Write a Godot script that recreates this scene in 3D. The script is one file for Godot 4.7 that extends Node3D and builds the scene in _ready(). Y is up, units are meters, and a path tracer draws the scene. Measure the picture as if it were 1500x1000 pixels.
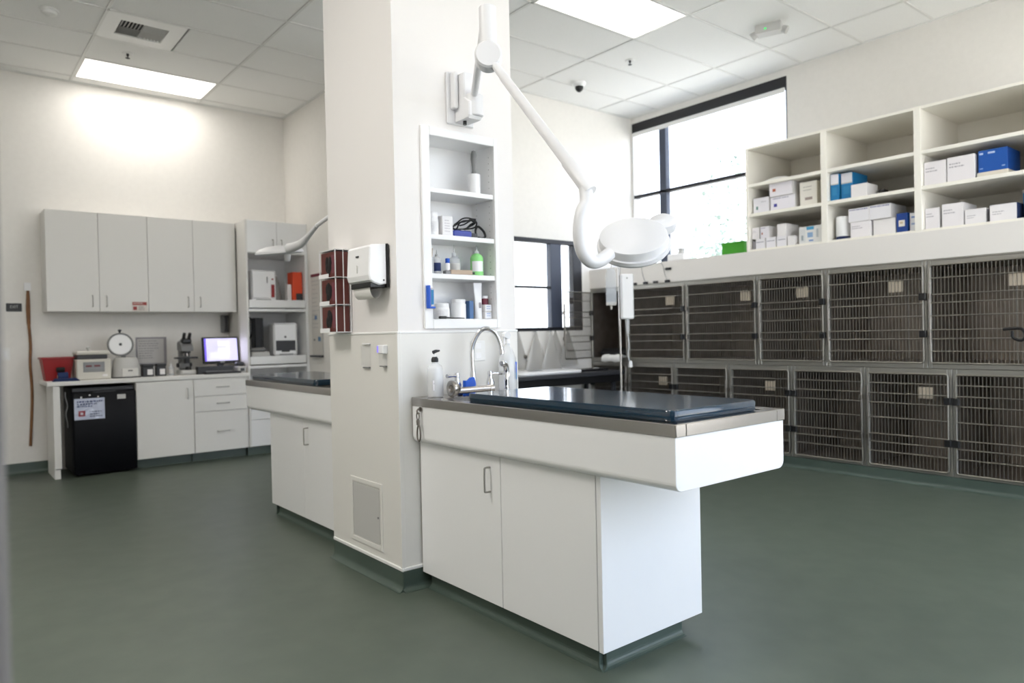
extends Node3D
# A veterinary treatment room: a square column with two wet tables, a lab bench on the far wall, a bank of steel kennels with shelving above.

var M := {}
var used := {}
var X := Transform3D()          # where the shape helpers put what they add
var rng := RandomNumberGenerator.new()

const UP := Vector3.UP
const CEIL := 3.94

# ------------------------------------------------------------------ names and nodes
func numbered(n: String) -> String:
	if not used.has(n):
		used[n] = 0
		return n
	used[n] += 1
	return "%s_%03d" % [n, used[n]]

func tag(o: Node, label := "", category := "", group := "", kind := "") -> Node:
	if label: o.set_meta("label", label)
	if category: o.set_meta("category", category)
	if group: o.set_meta("group", group)
	if kind: o.set_meta("kind", kind)
	return o

func thing(called: String, label: String, category: String, at := Vector3.ZERO, group := "", turn := 0.0) -> Node3D:
	var o := Node3D.new()
	o.name = numbered(called)
	add_child(o)
	o.position = at
	o.rotation.y = turn
	tag(o, label, category, group)
	return o

func obj(called: String, st: SurfaceTool, m: Material, parent: Node = null, label := "") -> MeshInstance3D:
	var o := MeshInstance3D.new()
	st.generate_normals()
	o.mesh = st.commit()
	o.material_override = m
	o.cast_shadow = GeometryInstance3D.SHADOW_CASTING_SETTING_ON
	if parent == null:
		o.name = numbered(called)
		add_child(o)
	else:
		o.name = called
		parent.add_child(o, true)
	if label: o.set_meta("label", label)
	return o

func struct(called: String, st: SurfaceTool, m: Material, label := "") -> MeshInstance3D:
	var o := obj(called, st, m)
	tag(o, label, "", "", "structure")
	return o

func snode(called: String, label := "") -> Node3D:
	var o := Node3D.new()
	o.name = numbered(called)
	add_child(o)
	tag(o, label, "", "", "structure")
	return o

# ------------------------------------------------------------------ shapes
func S() -> SurfaceTool:
	var st := SurfaceTool.new()
	st.begin(Mesh.PRIMITIVE_TRIANGLES)
	st.set_smooth_group(-1)
	return st

func tri(st: SurfaceTool, a: Vector3, b: Vector3, c: Vector3, n: Vector3) -> void:
	if (b - a).cross(c - a).dot(n) > 0.0:
		var t := b
		b = c
		c = t
	st.add_vertex(X * a)
	st.add_vertex(X * b)
	st.add_vertex(X * c)

func quad(st: SurfaceTool, a: Vector3, b: Vector3, c: Vector3, d: Vector3, n: Vector3) -> void:
	tri(st, a, b, c, n)
	tri(st, a, c, d, n)

func box(st: SurfaceTool, lo: Vector3, hi: Vector3, bev := 0.0) -> SurfaceTool:
	st.set_smooth_group(-1)
	var c := (lo + hi) / 2.0
	var h := (hi - lo) / 2.0
	bev = minf(bev, minf(h.x, minf(h.y, h.z)) * 0.9)
	var pt := func(ax: int, s: Vector3) -> Vector3:
		var v := Vector3(h.x - bev, h.y - bev, h.z - bev)
		v[ax] = h[ax]
		return c + v * s
	for ax in 3:
		var b := (ax + 1) % 3
		var d := (ax + 2) % 3
		for s in [-1.0, 1.0]:
			var q := []
			for k in [[-1, -1], [1, -1], [1, 1], [-1, 1]]:
				var sg := Vector3.ZERO
				sg[ax] = s
				sg[b] = k[0]
				sg[d] = k[1]
				q.append(pt.call(ax, sg))
			var n := Vector3.ZERO
			n[ax] = s
			quad(st, q[0], q[1], q[2], q[3], n)
			if bev > 0.0:
				for s2 in [-1.0, 1.0]:          # edge between axes ax and b, running along d
					var e0 := Vector3.ZERO
					e0[ax] = s
					e0[b] = s2
					e0[d] = -1.0
					var e1 := e0
					e1[d] = 1.0
					var n2 := Vector3.ZERO
					n2[ax] = s
					n2[b] = s2
					quad(st, pt.call(ax, e0), pt.call(ax, e1), pt.call(b, e1), pt.call(b, e0), n2)
	if bev > 0.0:
		for i in 8:
			var s := Vector3(1 if i & 1 else -1, 1 if i & 2 else -1, 1 if i & 4 else -1)
			tri(st, pt.call(0, s), pt.call(1, s), pt.call(2, s), s)
	return st

func bx(x0: float, x1: float, y0: float, y1: float, z0: float, z1: float, bev := 0.0) -> SurfaceTool:
	return box(S(), Vector3(x0, y0, z0), Vector3(x1, y1, z1), bev)

# profile of (radius, height), turned about the local y axis
func lathe(st: SurfaceTool, prof: Array, seg := 20, at := Vector3.ZERO, squash := Vector2.ONE) -> SurfaceTool:
	var grp := 1
	for i in prof.size() - 1:
		var a: Vector2 = prof[i]
		var b: Vector2 = prof[i + 1]
		if i > 0:
			var p: Vector2 = prof[i - 1]
			if absf((a - p).angle_to(b - a)) > 0.6: grp += 1
		st.set_smooth_group(grp)
		var out := Vector2((b - a).y, -(b - a).x)
		for k in seg:
			var t0 := TAU * k / seg
			var t1 := TAU * (k + 1) / seg
			var d0 := Vector3(cos(t0) * squash.x, 0, sin(t0) * squash.y)
			var d1 := Vector3(cos(t1) * squash.x, 0, sin(t1) * squash.y)
			var n := (d0 + d1) * 0.5 * out.x + UP * out.y
			var a0 := at + d0 * a.x + UP * a.y
			var a1 := at + d1 * a.x + UP * a.y
			var b0 := at + d0 * b.x + UP * b.y
			var b1 := at + d1 * b.x + UP * b.y
			if a.x > 1e-6: tri(st, a0, a1, b1, n)
			if b.x > 1e-6: tri(st, a0, b1, b0, n)
			elif a.x > 1e-6: pass
	st.set_smooth_group(-1)
	return st

func basis_to(d: Vector3) -> Basis:      # local y along d
	var y := d.normalized()
	var x := y.cross(Vector3.FORWARD if absf(y.z) < 0.9 else Vector3.RIGHT).normalized()
	return Basis(x, y, x.cross(y))

func cyl(st: SurfaceTool, a: Vector3, b: Vector3, r0: float, r1 := -1.0, seg := 16, bev := 0.0) -> SurfaceTool:
	if r1 < 0.0: r1 = r0
	var was := X
	X = X * Transform3D(basis_to(b - a), a)
	var l := (b - a).length()
	if bev > 0.0:
		lathe(st, [Vector2(0, 0), Vector2(r0 - bev, 0), Vector2(r0, bev), Vector2(r1, l - bev), Vector2(r1 - bev, l), Vector2(0, l)], seg)
	else:
		lathe(st, [Vector2(0, 0), Vector2(r0, 0), Vector2(r1, l), Vector2(0, l)], seg)
	X = was
	return st

func turned(st: SurfaceTool, prof: Array, at: Vector3, axis: Vector3, seg := 20, squash := Vector2.ONE) -> SurfaceTool:
	var was := X
	X = X * Transform3D(basis_to(axis), at)
	lathe(st, prof, seg, Vector3.ZERO, squash)
	X = was
	return st

func tube(st: SurfaceTool, pts: Array, r, seg := 8) -> SurfaceTool:
	var n := pts.size()
	var rings := []
	var side := Vector3.ZERO
	for i in n:
		var d: Vector3 = (pts[mini(i + 1, n - 1)] - pts[maxi(i - 1, 0)]).normalized()
		if side == Vector3.ZERO:
			side = d.cross(UP if absf(d.y) < 0.9 else Vector3.RIGHT).normalized()
		side = (side - d * side.dot(d)).normalized()
		var oth := d.cross(side)
		var rad: float = r[i] if r is Array else r
		var ring := []
		for k in seg:
			var t := TAU * k / seg
			ring.append(pts[i] + (side * cos(t) + oth * sin(t)) * rad)
		rings.append(ring)
	st.set_smooth_group(1)
	for i in n - 1:
		for k in seg:
			var k2 := (k + 1) % seg
			var mid: Vector3 = (rings[i][k] + rings[i][k2]) * 0.5 - pts[i]
			quad(st, rings[i][k], rings[i][k2], rings[i + 1][k2], rings[i + 1][k], mid)
	st.set_smooth_group(-1)
	for k in range(1, seg - 1):
		tri(st, rings[0][0], rings[0][k], rings[0][k + 1], pts[0] - pts[1])
		tri(st, rings[n - 1][0], rings[n - 1][k], rings[n - 1][k + 1], pts[n - 1] - pts[n - 2])
	return st

func smooth_path(pts: Array, per := 6) -> Array:
	var c := Curve3D.new()
	for i in pts.size():
		var a: Vector3 = pts[maxi(i - 1, 0)]
		var b: Vector3 = pts[mini(i + 1, pts.size() - 1)]
		var t := (b - a) / 6.0
		c.add_point(pts[i], -t, t)
	var out := []
	for i in pts.size() - 1:
		for k in per: out.append(c.sample(i, float(k) / per))
	out.append(pts[-1])
	return out

# polygon in local x-y, pulled along local z; the rim is smooth where it turns gently
func extrude(st: SurfaceTool, poly: PackedVector2Array, z0: float, z1: float, smooth := false, bev := 0.0) -> SurfaceTool:
	if Geometry2D.is_polygon_clockwise(poly): poly.reverse()
	var n := poly.size()
	var inner := poly
	if bev > 0.0:
		inner = PackedVector2Array()
		for i in n:
			var e0 := (poly[i] - poly[(i + n - 1) % n]).normalized()
			var e1 := (poly[(i + 1) % n] - poly[i]).normalized()
			var nn := (Vector2(-e0.y, e0.x) + Vector2(-e1.y, e1.x)).normalized()
			inner.append(poly[i] + nn * bev)
	var idx := Geometry2D.triangulate_polygon(inner)
	for i in range(0, idx.size(), 3):
		for s in 2:
			var z := z1 if s else z0
			tri(st, Vector3(inner[idx[i]].x, inner[idx[i]].y, z), Vector3(inner[idx[i + 1]].x, inner[idx[i + 1]].y, z), Vector3(inner[idx[i + 2]].x, inner[idx[i + 2]].y, z), Vector3(0, 0, 1 if s else -1))
	if smooth: st.set_smooth_group(1)
	for i in n:
		var a := poly[i]
		var b := poly[(i + 1) % n]
		var o := Vector3((b - a).y, -(b - a).x, 0)
		quad(st, Vector3(a.x, a.y, z0 + bev), Vector3(b.x, b.y, z0 + bev), Vector3(b.x, b.y, z1 - bev), Vector3(a.x, a.y, z1 - bev), o)
		if bev > 0.0:
			var ia := inner[i]
			var ib := inner[(i + 1) % n]
			quad(st, Vector3(ia.x, ia.y, z1), Vector3(ib.x, ib.y, z1), Vector3(b.x, b.y, z1 - bev), Vector3(a.x, a.y, z1 - bev), o.normalized() + Vector3(0, 0, 1))
			quad(st, Vector3(ia.x, ia.y, z0), Vector3(ib.x, ib.y, z0), Vector3(b.x, b.y, z0 + bev), Vector3(a.x, a.y, z0 + bev), o.normalized() - Vector3(0, 0, 1))
	st.set_smooth_group(-1)
	return st

func rrect(x0: float, x1: float, y0: float, y1: float, r: float, n := 5) -> PackedVector2Array:
	var p := PackedVector2Array()
	for c in [[x1 - r, y1 - r, 0.0], [x0 + r, y1 - r, 0.25], [x0 + r, y0 + r, 0.5], [x1 - r, y0 + r, 0.75]]:
		for k in n + 1:
			var t: float = TAU * (c[2] + 0.25 * k / n)
			p.append(Vector2(c[0] + r * cos(t), c[1] + r * sin(t)))
	return p

# a picture on a flat face: origin, right edge, up edge
func printed(called: String, parent: Node, at: Vector3, right: Vector3, up: Vector3, m: Material, label := "") -> MeshInstance3D:
	var st := S()
	var uv := [Vector2(0, 1), Vector2(1, 1), Vector2(1, 0), Vector2(0, 0)]
	var p := [at, at + right, at + right + up, at + up]
	for i in [0, 2, 1, 0, 3, 2]:
		st.set_uv(uv[i])
		st.add_vertex(X * p[i])
	return obj(called, st, m, parent, label)

# ------------------------------------------------------------------ materials
func C(r: float, g: float, b: float) -> Color:
	return Color(r / 255.0, g / 255.0, b / 255.0)

func mat(called: String, c: Color, rough := 0.5, metal := 0.0) -> StandardMaterial3D:
	var m := StandardMaterial3D.new()
	m.resource_name = called
	m.albedo_color = c
	m.roughness = rough
	m.metallic = metal
	M[called] = m
	return m

func noise_tex(freq: float, lo: Color, hi: Color, size := 256, oct := 4, sd := 1) -> NoiseTexture2D:
	var n := FastNoiseLite.new()
	n.seed = sd
	n.frequency = freq
	n.fractal_octaves = oct
	n.noise_type = FastNoiseLite.TYPE_SIMPLEX_SMOOTH
	var t := NoiseTexture2D.new()
	t.width = size
	t.height = size
	t.seamless = true
	t.noise = n
	var g := Gradient.new()
	g.set_color(0, lo)
	g.set_color(1, hi)
	t.color_ramp = g
	return t

func tri_tex(m: StandardMaterial3D, t: Texture2D, scale: float) -> void:
	m.albedo_texture = t
	m.uv1_triplanar = true
	m.uv1_world_triplanar = true
	m.uv1_scale = Vector3.ONE * scale

# a picture made of filled rectangles [x, y, w, h, colour], in a 0..1 frame from the top left
func print_mat(called: String, bg: Color, marks: Array, w := 96, h := 64, rough := 0.6) -> StandardMaterial3D:
	var im := Image.create(w, h, false, Image.FORMAT_RGB8)
	im.fill(bg)
	for k in marks:
		im.fill_rect(Rect2i(int(k[0] * w), int(k[1] * h), maxi(1, int(k[2] * w)), maxi(1, int(k[3] * h))), k[4])
	var m := mat(called, Color.WHITE, rough)
	m.albedo_texture = ImageTexture.create_from_image(im)
	return m

func rows(x: float, y: float, w: float, n: int, step: float, th: float, c: Color, sd := 5) -> Array:
	var r := RandomNumberGenerator.new()
	r.seed = sd
	var out := []
	for i in n:
		var xx := x
		var end := x + w * r.randf_range(0.55, 1.0)
		while xx < end:
			var l := r.randf_range(0.03, 0.1)
			out.append([xx, y + i * step, minf(l, end - xx), th, c])
			xx += l + 0.02
	return out

func materials() -> void:
	var m := mat("wall_paint", Color.WHITE, 0.75)
	tri_tex(m, noise_tex(0.04, C(234, 231, 226), C(237, 234, 229), 256, 3, 3), 1.2)
	mat("column_paint", C(236, 233, 231), 0.6)
	mat("wainscot", C(229, 227, 222), 0.35)
	mat("trim_white", C(238, 238, 236), 0.4)
	mat("laminate", C(228, 226, 222), 0.42)
	mat("table_white", C(240, 240, 240), 0.32)
	mat("shelf_white", C(247, 243, 233), 0.5)
	mat("fascia_white", C(230, 226, 221), 0.5)
	m = mat("floor_vinyl", Color.WHITE, 0.42)
	tri_tex(m, noise_tex(0.02, C(80, 89, 79), C(89, 98, 87), 512, 5, 9), 0.45)
	m = mat("cove_vinyl", Color.WHITE, 0.4)
	tri_tex(m, noise_tex(0.02, C(70, 84, 76), C(78, 92, 83), 256, 5, 9), 0.45)
	m = mat("ceiling_tile", Color.WHITE, 0.9)
	tri_tex(m, noise_tex(0.25, C(236, 236, 234), C(248, 248, 246), 256, 3, 4), 1.6)
	mat("grid_white", C(226, 226, 223), 0.5)
	mat("steel", C(176, 172, 168), 0.22, 1.0)
	mat("dull_steel", C(132, 126, 120), 0.28, 1.0)
	mat("kennel_steel", C(158, 156, 150), 0.42, 1.0)
	m = mat("kennel_inner", Color.WHITE, 0.42, 0.85)
	tri_tex(m, noise_tex(0.03, C(132, 123, 113), C(156, 146, 136), 256, 4, 6), 0.8)
	mat("wire", C(160, 156, 148), 0.4, 1.0)
	mat("thin_wire", C(122, 117, 110), 0.5, 0.9)
	mat("chrome", C(222, 222, 224), 0.08, 1.0)
	mat("handle_metal", C(176, 174, 170), 0.35, 0.9)
	mat("black_plastic", C(16, 16, 18), 0.4)
	mat("black_soft", C(10, 10, 12), 0.75)
	mat("dark_grey", C(52, 53, 57), 0.5)
	mat("mid_grey", C(128, 128, 128), 0.5)
	mat("light_grey", C(196, 195, 192), 0.5)
	mat("white_plastic", C(242, 242, 243), 0.3)
	mat("lamp_white", C(226, 226, 228), 0.34)
	mat("ivory", C(212, 208, 198), 0.45)
	mat("frame_black", C(22, 23, 30), 0.45)
	mat("frame_slate", C(62, 69, 86), 0.45)
	m = mat("pad_blue", C(6, 42, 62), 0.14)
	m.clearcoat_enabled = true
	m.clearcoat = 0.5
	m.clearcoat_roughness = 0.08
	mat("fridge_black", C(11, 12, 17), 0.5)
	M.fridge_black.metallic_specular = 0.3
	mat("red_plastic", C(150, 22, 24), 0.4)
	mat("orange_card", C(226, 76, 34), 0.5)
	mat("blue_card", C(8, 74, 160), 0.5)
	mat("teal_card", C(18, 120, 176), 0.5)
	mat("blue_plastic", C(12, 84, 196), 0.4)
	mat("navy_cloth", C(30, 48, 92), 0.85)
	mat("white_card", C(236, 233, 232), 0.6)
	mat("cream_card", C(222, 216, 200), 0.6)
	mat("cage_card", C(188, 176, 158), 0.6)
	mat("grey_card", C(150, 146, 150), 0.6)
	mat("green_card", C(58, 150, 24), 0.5)
	mat("clear_green", C(150, 226, 140), 0.25)
	mat("clipper_blue", C(40, 58, 150), 0.4)
	mat("slate_blue_card", C(70, 106, 152), 0.5)
	mat("wine", C(110, 38, 56), 0.4)
	mat("glove_box", C(92, 38, 30), 0.55)
	mat("beige_card", C(186, 166, 146), 0.6)
	mat("white_cloth", C(238, 238, 236), 0.9)
	mat("paper", C(240, 238, 234), 0.8)
	mat("wood_stick", Color.WHITE, 0.5)
	M.wood_stick.albedo_texture = noise_tex(0.06, C(104, 66, 34), C(150, 104, 60), 128, 3, 2)
	M.wood_stick.uv1_triplanar = true
	M.wood_stick.uv1_scale = Vector3(6, 1, 6)
	mat("door_metal", C(120, 116, 114), 0.5)
	mat("outside_ground", C(188, 186, 180), 0.9)
	mat("bark", C(96, 84, 72), 0.9)
	m = mat("leaf", C(92, 108, 102), 0.7)
	m.backlight_enabled = true
	m.backlight = C(30, 44, 26)
	m = mat("glass", Color(0.95, 0.98, 1.0, 0.06), 0.02)
	m.transparency = BaseMaterial3D.TRANSPARENCY_ALPHA
	m = mat("clear_plastic", Color(0.93, 0.94, 0.95, 0.42), 0.2)
	m.transparency = BaseMaterial3D.TRANSPARENCY_ALPHA
	m = mat("bag_film", Color(0.8, 0.82, 0.84, 0.3), 0.15)
	m.transparency = BaseMaterial3D.TRANSPARENCY_ALPHA
	m = mat("acrylic", Color(0.95, 0.96, 0.97, 0.08), 0.05)
	m.transparency = BaseMaterial3D.TRANSPARENCY_ALPHA
	m = mat("cone_plastic", Color(0.74, 0.73, 0.71, 0.6), 0.25)
	m.transparency = BaseMaterial3D.TRANSPARENCY_ALPHA
	m = mat("light_glow", Color.WHITE, 0.5)
	m.emission_enabled = true
	m.emission = C(255, 250, 242)
	m.emission_energy_multiplier = 3.0
	m = mat("green_glow", C(30, 200, 90), 0.4)
	m.emission_enabled = true
	m.emission = C(40, 230, 110)
	m.emission_energy_multiplier = 1.0
	m = mat("blue_glow", C(150, 140, 255), 0.4)
	m.emission_enabled = true
	m.emission = C(140, 120, 255)
	m.emission_energy_multiplier = 0.6
	# prints
	var gr := C(170, 166, 172)
	print_mat("print_box", C(236, 232, 234), rows(0.08, 0.25, 0.55, 2, 0.14, 0.06, gr, 3))
	print_mat("print_box_low", C(236, 233, 234), rows(0.1, 0.42, 0.6, 2, 0.14, 0.06, gr, 7))
	print_mat("print_orange", C(232, 228, 234), rows(0.1, 0.1, 0.7, 1, 0.1, 0.07, C(140, 138, 160), 8) + [[0.14, 0.5, 0.14, 0.2, C(176, 92, 60)]])
	print_mat("print_blue", C(232, 229, 236), rows(0.1, 0.1, 0.7, 1, 0.1, 0.07, C(140, 138, 160), 9) + [[0.14, 0.5, 0.14, 0.24, C(70, 70, 150)]])
	print_mat("print_teal", C(232, 230, 236), rows(0.5, 0.25, 0.4, 1, 0.1, 0.06, gr, 10) + [[0.18, 0.55, 0.12, 0.22, C(90, 140, 130)]])
	print_mat("print_cream", C(228, 224, 214), rows(0.2, 0.2, 0.55, 2, 0.14, 0.04, C(150, 146, 140), 11) + [[0.3, 0.66, 0.44, 0.12, C(150, 136, 130)]], 96, 96)
	print_mat("print_teal_box", C(24, 122, 178), [[0, 0, 1, 0.38, C(232, 230, 236)], [0, 0.36, 1, 0.05, C(206, 200, 196)], [0.2, 0.5, 0.6, 0.3, C(42, 134, 186)]], 64, 96)
	print_mat("print_royal", C(8, 82, 168), [[0.04, 0.1, 0.14, 0.1, C(190, 205, 235)], [0.34, 0.1, 0.26, 0.1, C(190, 205, 235)], [0.05, 0.82, 0.12, 0.06, C(150, 170, 215)], [0.82, 0.8, 0.12, 0.07, C(150, 170, 215)]])
	print_mat("print_navy", C(14, 62, 140), [[0.2, 0.36, 0.6, 0.34, C(226, 220, 210)], [0.3, 0.44, 0.3, 0.12, C(196, 180, 150)]], 64, 64)
	print_mat("print_meds", C(228, 228, 226), [[0.34, 0.03, 0.34, 0.2, C(70, 150, 190)], [0.04, 0.1, 0.26, 0.8, C(214, 216, 216)], [0.1, 0.5, 0.1, 0.3, C(150, 160, 165)], [0.38, 0.36, 0.24, 0.3, C(140, 170, 205)], [0.44, 0.8, 0.2, 0.1, C(120, 150, 200)], [0.78, 0.2, 0.1, 0.5, C(190, 196, 198)]])
	print_mat("print_lines", C(234, 232, 236), rows(0.08, 0.3, 0.84, 1, 0.2, 0.08, C(96, 96, 116), 12))
	print_mat("print_edge", C(236, 234, 238), rows(0.05, 0.06, 0.9, 1, 0.2, 0.1, C(120, 120, 160), 14))
	print_mat("print_jar", C(232, 231, 232), rows(0.2, 0.2, 0.6, 5, 0.13, 0.05, C(186, 184, 190), 15))
	print_mat("print_small", C(235, 236, 240), [[0.2, 0.2, 0.6, 0.1, C(120, 150, 205)], [0.2, 0.55, 0.6, 0.1, C(160, 180, 215)]])
	print_mat("print_notice", C(196, 193, 190), rows(0.06, 0.08, 0.88, 8, 0.1, 0.035, C(140, 137, 140), 16), 128, 96)
	print_mat("print_warning", C(214, 208, 202), [[0.04, 0.05, 0.92, 0.32, C(150, 60, 56)], [0.08, 0.5, 0.24, 0.36, C(150, 50, 50)]] + rows(0.42, 0.5, 0.5, 3, 0.15, 0.07, C(110, 104, 104), 17) + rows(0.1, 0.12, 0.75, 1, 0.1, 0.14, C(206, 190, 184), 18))
	print_mat("print_fridge", C(196, 202, 222), rows(0.1, 0.12, 0.85, 3, 0.11, 0.08, C(60, 70, 110), 19) + [[0.14, 0.58, 0.22, 0.28, C(150, 60, 70)], [0.2, 0.66, 0.1, 0.12, C(214, 206, 216)]] + rows(0.5, 0.62, 0.42, 3, 0.11, 0.06, C(80, 84, 110), 20), 128, 96, 0.15)
	print_mat("print_panel", C(142, 144, 146), [[0.1, 0.3, 0.3, 0.2, C(112, 52, 58)], [0.52, 0.3, 0.3, 0.2, C(112, 52, 58)], [0.05, 0.62, 0.9, 0.06, C(160, 162, 164)]])
	print_mat("print_centrifuge", C(214, 212, 208), [[0.36, 0.2, 0.3, 0.18, C(90, 88, 86)]])
	print_mat("print_board", C(206, 202, 196), rows(0.1, 0.05, 0.7, 12, 0.055, 0.012, C(150, 148, 150), 21) + [[0.3, 0.5, 0.24, 0.05, C(96, 126, 170)], [0.6, 0.78, 0.28, 0.06, C(90, 124, 160)], [0.15, 0.8, 0.18, 0.03, C(120, 122, 126)]], 64, 160)
	m = print_mat("screen_glow", C(214, 210, 246), [[0.0, 0.0, 0.06, 1.0, C(120, 100, 236)], [0.4, 0.12, 0.36, 0.7, C(240, 240, 250)], [0.26, 0.36, 0.4, 0.06, C(196, 194, 222)], [0.16, 0.62, 0.6, 0.3, C(234, 234, 250)]], 128, 96)
	m.emission_enabled = true
	m.emission = Color.WHITE
	m.emission_operator = BaseMaterial3D.EMISSION_OP_MULTIPLY
	m.emission_texture = m.albedo_texture
	m.emission_energy_multiplier = 0.75

# ------------------------------------------------------------------ setting
func wall_with_hole(called: String, lo: Vector3, hi: Vector3, axis: int, h0: Vector2, h1: Vector2, label: String) -> MeshInstance3D:
	# axis 0: wall across x, hole given as (z, y); axis 2: wall across z, hole given as (x, y)
	var o := 2 if axis == 0 else 0
	var st := S()
	for part in [[lo[o], h0.x, lo.y, hi.y], [h1.x, hi[o], lo.y, hi.y], [h0.x, h1.x, lo.y, h0.y], [h0.x, h1.x, h1.y, hi.y]]:
		if part[1] - part[0] < 0.001 or part[3] - part[2] < 0.001: continue
		var a := lo
		var b := hi
		a[o] = part[0]
		b[o] = part[1]
		a.y = part[2]
		b.y = part[3]
		box(st, a, b)
	return struct(called, st, M.wall_paint, label)

func cove(called: String, at: Vector3, n: Vector3, length: float, label: String, h := 0.1) -> void:
	var p := PackedVector2Array([Vector2(0, 0), Vector2(0, h), Vector2(0.004, h), Vector2(0.007, h - 0.004)])
	for k in 7:
		var t := k / 6.0 * PI / 2
		p.append(Vector2(0.007 + 0.03 * (1 - cos(t)), 0.03 * (1 - sin(t)) + 0.0015))
	p.append(Vector2(0.037, 0))
	X = Transform3D(Basis(n, UP, n.cross(UP)), at)
	var st := extrude(S(), p, 0, length)
	X = Transform3D()
	struct(called, st, M.cove_vinyl, label)

func ceiling() -> void:
	var c := snode("ceiling", "suspended ceiling of white mineral tiles in a metal grid")
	obj("slab", bx(-2.5, 7.05, CEIL + 0.05, CEIL + 0.2, -8.67, 1.85), M.grid_white, c)
	var holes := []      # slots taken by lights and the diffuser: x0, x1, z0, z1
	holes.append([1.165, 1.785, -7.115, -6.5])
	for l in lights: holes.append([l.x - 0.62, l.x + 0.62, l.z - 0.31, l.z + 0.31])
	var meshes := {}
	for area in [[[-2.4, -1.315, -0.075, 1.165, 2.405, 3.39], -8.345, -8.52, 1.7], [[3.39, 3.835, 5.07, 6.3, 6.9], -6.07 + 0.45, -6.07, 1.7]]:
		var xs: Array = area[0]
		var zs := [area[2]]
		var z: float = area[1]
		var pitch := 0.615 if xs[0] < 0 else 0.6125
		while z < area[3]:
			zs.append(z)
			z += pitch
		zs.append(area[3])
		for i in xs.size() - 1:
			for k in zs.size() - 1:
				var a := [xs[i], xs[i + 1], zs[k], zs[k + 1]]
				var cx: float = (a[0] + a[1]) / 2
				var cz: float = (a[2] + a[3]) / 2
				var taken := false
				for h in holes:
					if cx > h[0] - 0.02 and cx < h[1] + 0.02 and cz > h[2] and cz < h[3]: taken = true
				if absf(cx - 1.785) < 0.02 and cz > -7.1 and cz < -6.5: a[0] = 1.785
				elif taken: continue
				var size := Vector2(a[1] - a[0] - 0.02, a[3] - a[2] - 0.02)
				var key := "%d_%d" % [roundi(size.x * 1000), roundi(size.y * 1000)]
				var o: MeshInstance3D
				if not meshes.has(key):
					o = obj("ceiling_tile", box(S(), Vector3(-size.x / 2, 0, -size.y / 2), Vector3(size.x / 2, 0.018, size.y / 2), 0.004), M.ceiling_tile, c)
					meshes[key] = o.mesh
				else:
					o = MeshInstance3D.new()
					o.mesh = meshes[key]
					o.material_override = M.ceiling_tile
					o.name = "ceiling_tile"
					c.add_child(o, true)
				o.position = Vector3((a[0] + a[1]) / 2, CEIL + 0.006, cz)
		for i in range(1, xs.size() - 1):
			obj("grid_bar", bx(xs[i] - 0.012, xs[i] + 0.012, CEIL, CEIL + 0.03, area[2], area[3], 0.001), M.grid_white, c)
		for k in range(1, zs.size() - 1):
			obj("grid_bar", bx(xs[0], xs[-1], CEIL, CEIL + 0.03, zs[k] - 0.011, zs[k] + 0.011, 0.001), M.grid_white, c)
		var e := S()
		box(e, Vector3(xs[0], CEIL - 0.004, area[2]), Vector3(xs[-1], CEIL + 0.02, area[2] + 0.022))
		box(e, Vector3(xs[-1] - 0.022, CEIL - 0.004, area[2]), Vector3(xs[-1], CEIL + 0.02, area[3]))
		obj("wall_angle", e, M.grid_white, c)

var lights: Array = []

func ceiling_light(at: Vector3, label: String, energy: float, col: Color) -> void:
	var t := thing("ceiling_light", label, "ceiling light", at, "recessed panel lights")
	var f := S()
	for s in [-1, 1]:
		box(f, Vector3(-0.612, 0.0, s * 0.296 - 0.01), Vector3(0.612, 0.03, s * 0.296 + 0.01), 0.002)
		box(f, Vector3(s * 0.602 - 0.01, 0.0, -0.286), Vector3(s * 0.602 + 0.01, 0.03, 0.286), 0.002)
	obj("frame", f, M.grid_white, t)
	obj("diffuser", bx(-0.594, 0.594, 0.006, 0.02, -0.288, 0.288), M.light_glow, t, "glowing white light panel")
	var a := AreaLight3D.new()
	a.name = "panel_light"
	a.area_size = Vector2(1.18, 0.56)
	a.light_energy = energy
	a.light_color = col
	a.shadow_enabled = true
	a.area_range = 20.0
	t.add_child(a)
	a.position = Vector3(0, -0.004, 0)
	a.rotation.x = -PI / 2

func window(n: int, axis: int, plane: float, thick: float, lo: Vector2, hi: Vector2, bars: Array, panes: Array, label: String, frames: Array) -> void:
	# bars: [a0, a1, y0, y1, material, name]; the a direction is z (axis 0) or x (axis 2)
	var w := snode("window_%d" % n, label)
	for b in frames + bars:
		var q0 := Vector3(plane, b[2], b[0]) if axis == 0 else Vector3(b[0], b[2], plane)
		var q1 := Vector3(plane + thick, b[3], b[1]) if axis == 0 else Vector3(b[1], b[3], plane + thick)
		obj(b[5], box(S(), q0.min(q1), q0.max(q1), 0.004), b[4], w)
	for p in panes:
		var g := plane + thick * 0.5
		var q0 := Vector3(g - 0.003, p[2], p[0]) if axis == 0 else Vector3(p[0], p[2], g - 0.003)
		var q1 := Vector3(g + 0.003, p[3], p[1]) if axis == 0 else Vector3(p[1], p[3], g + 0.003)
		obj("pane", box(S(), q0, q1), M.glass, w)

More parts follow.
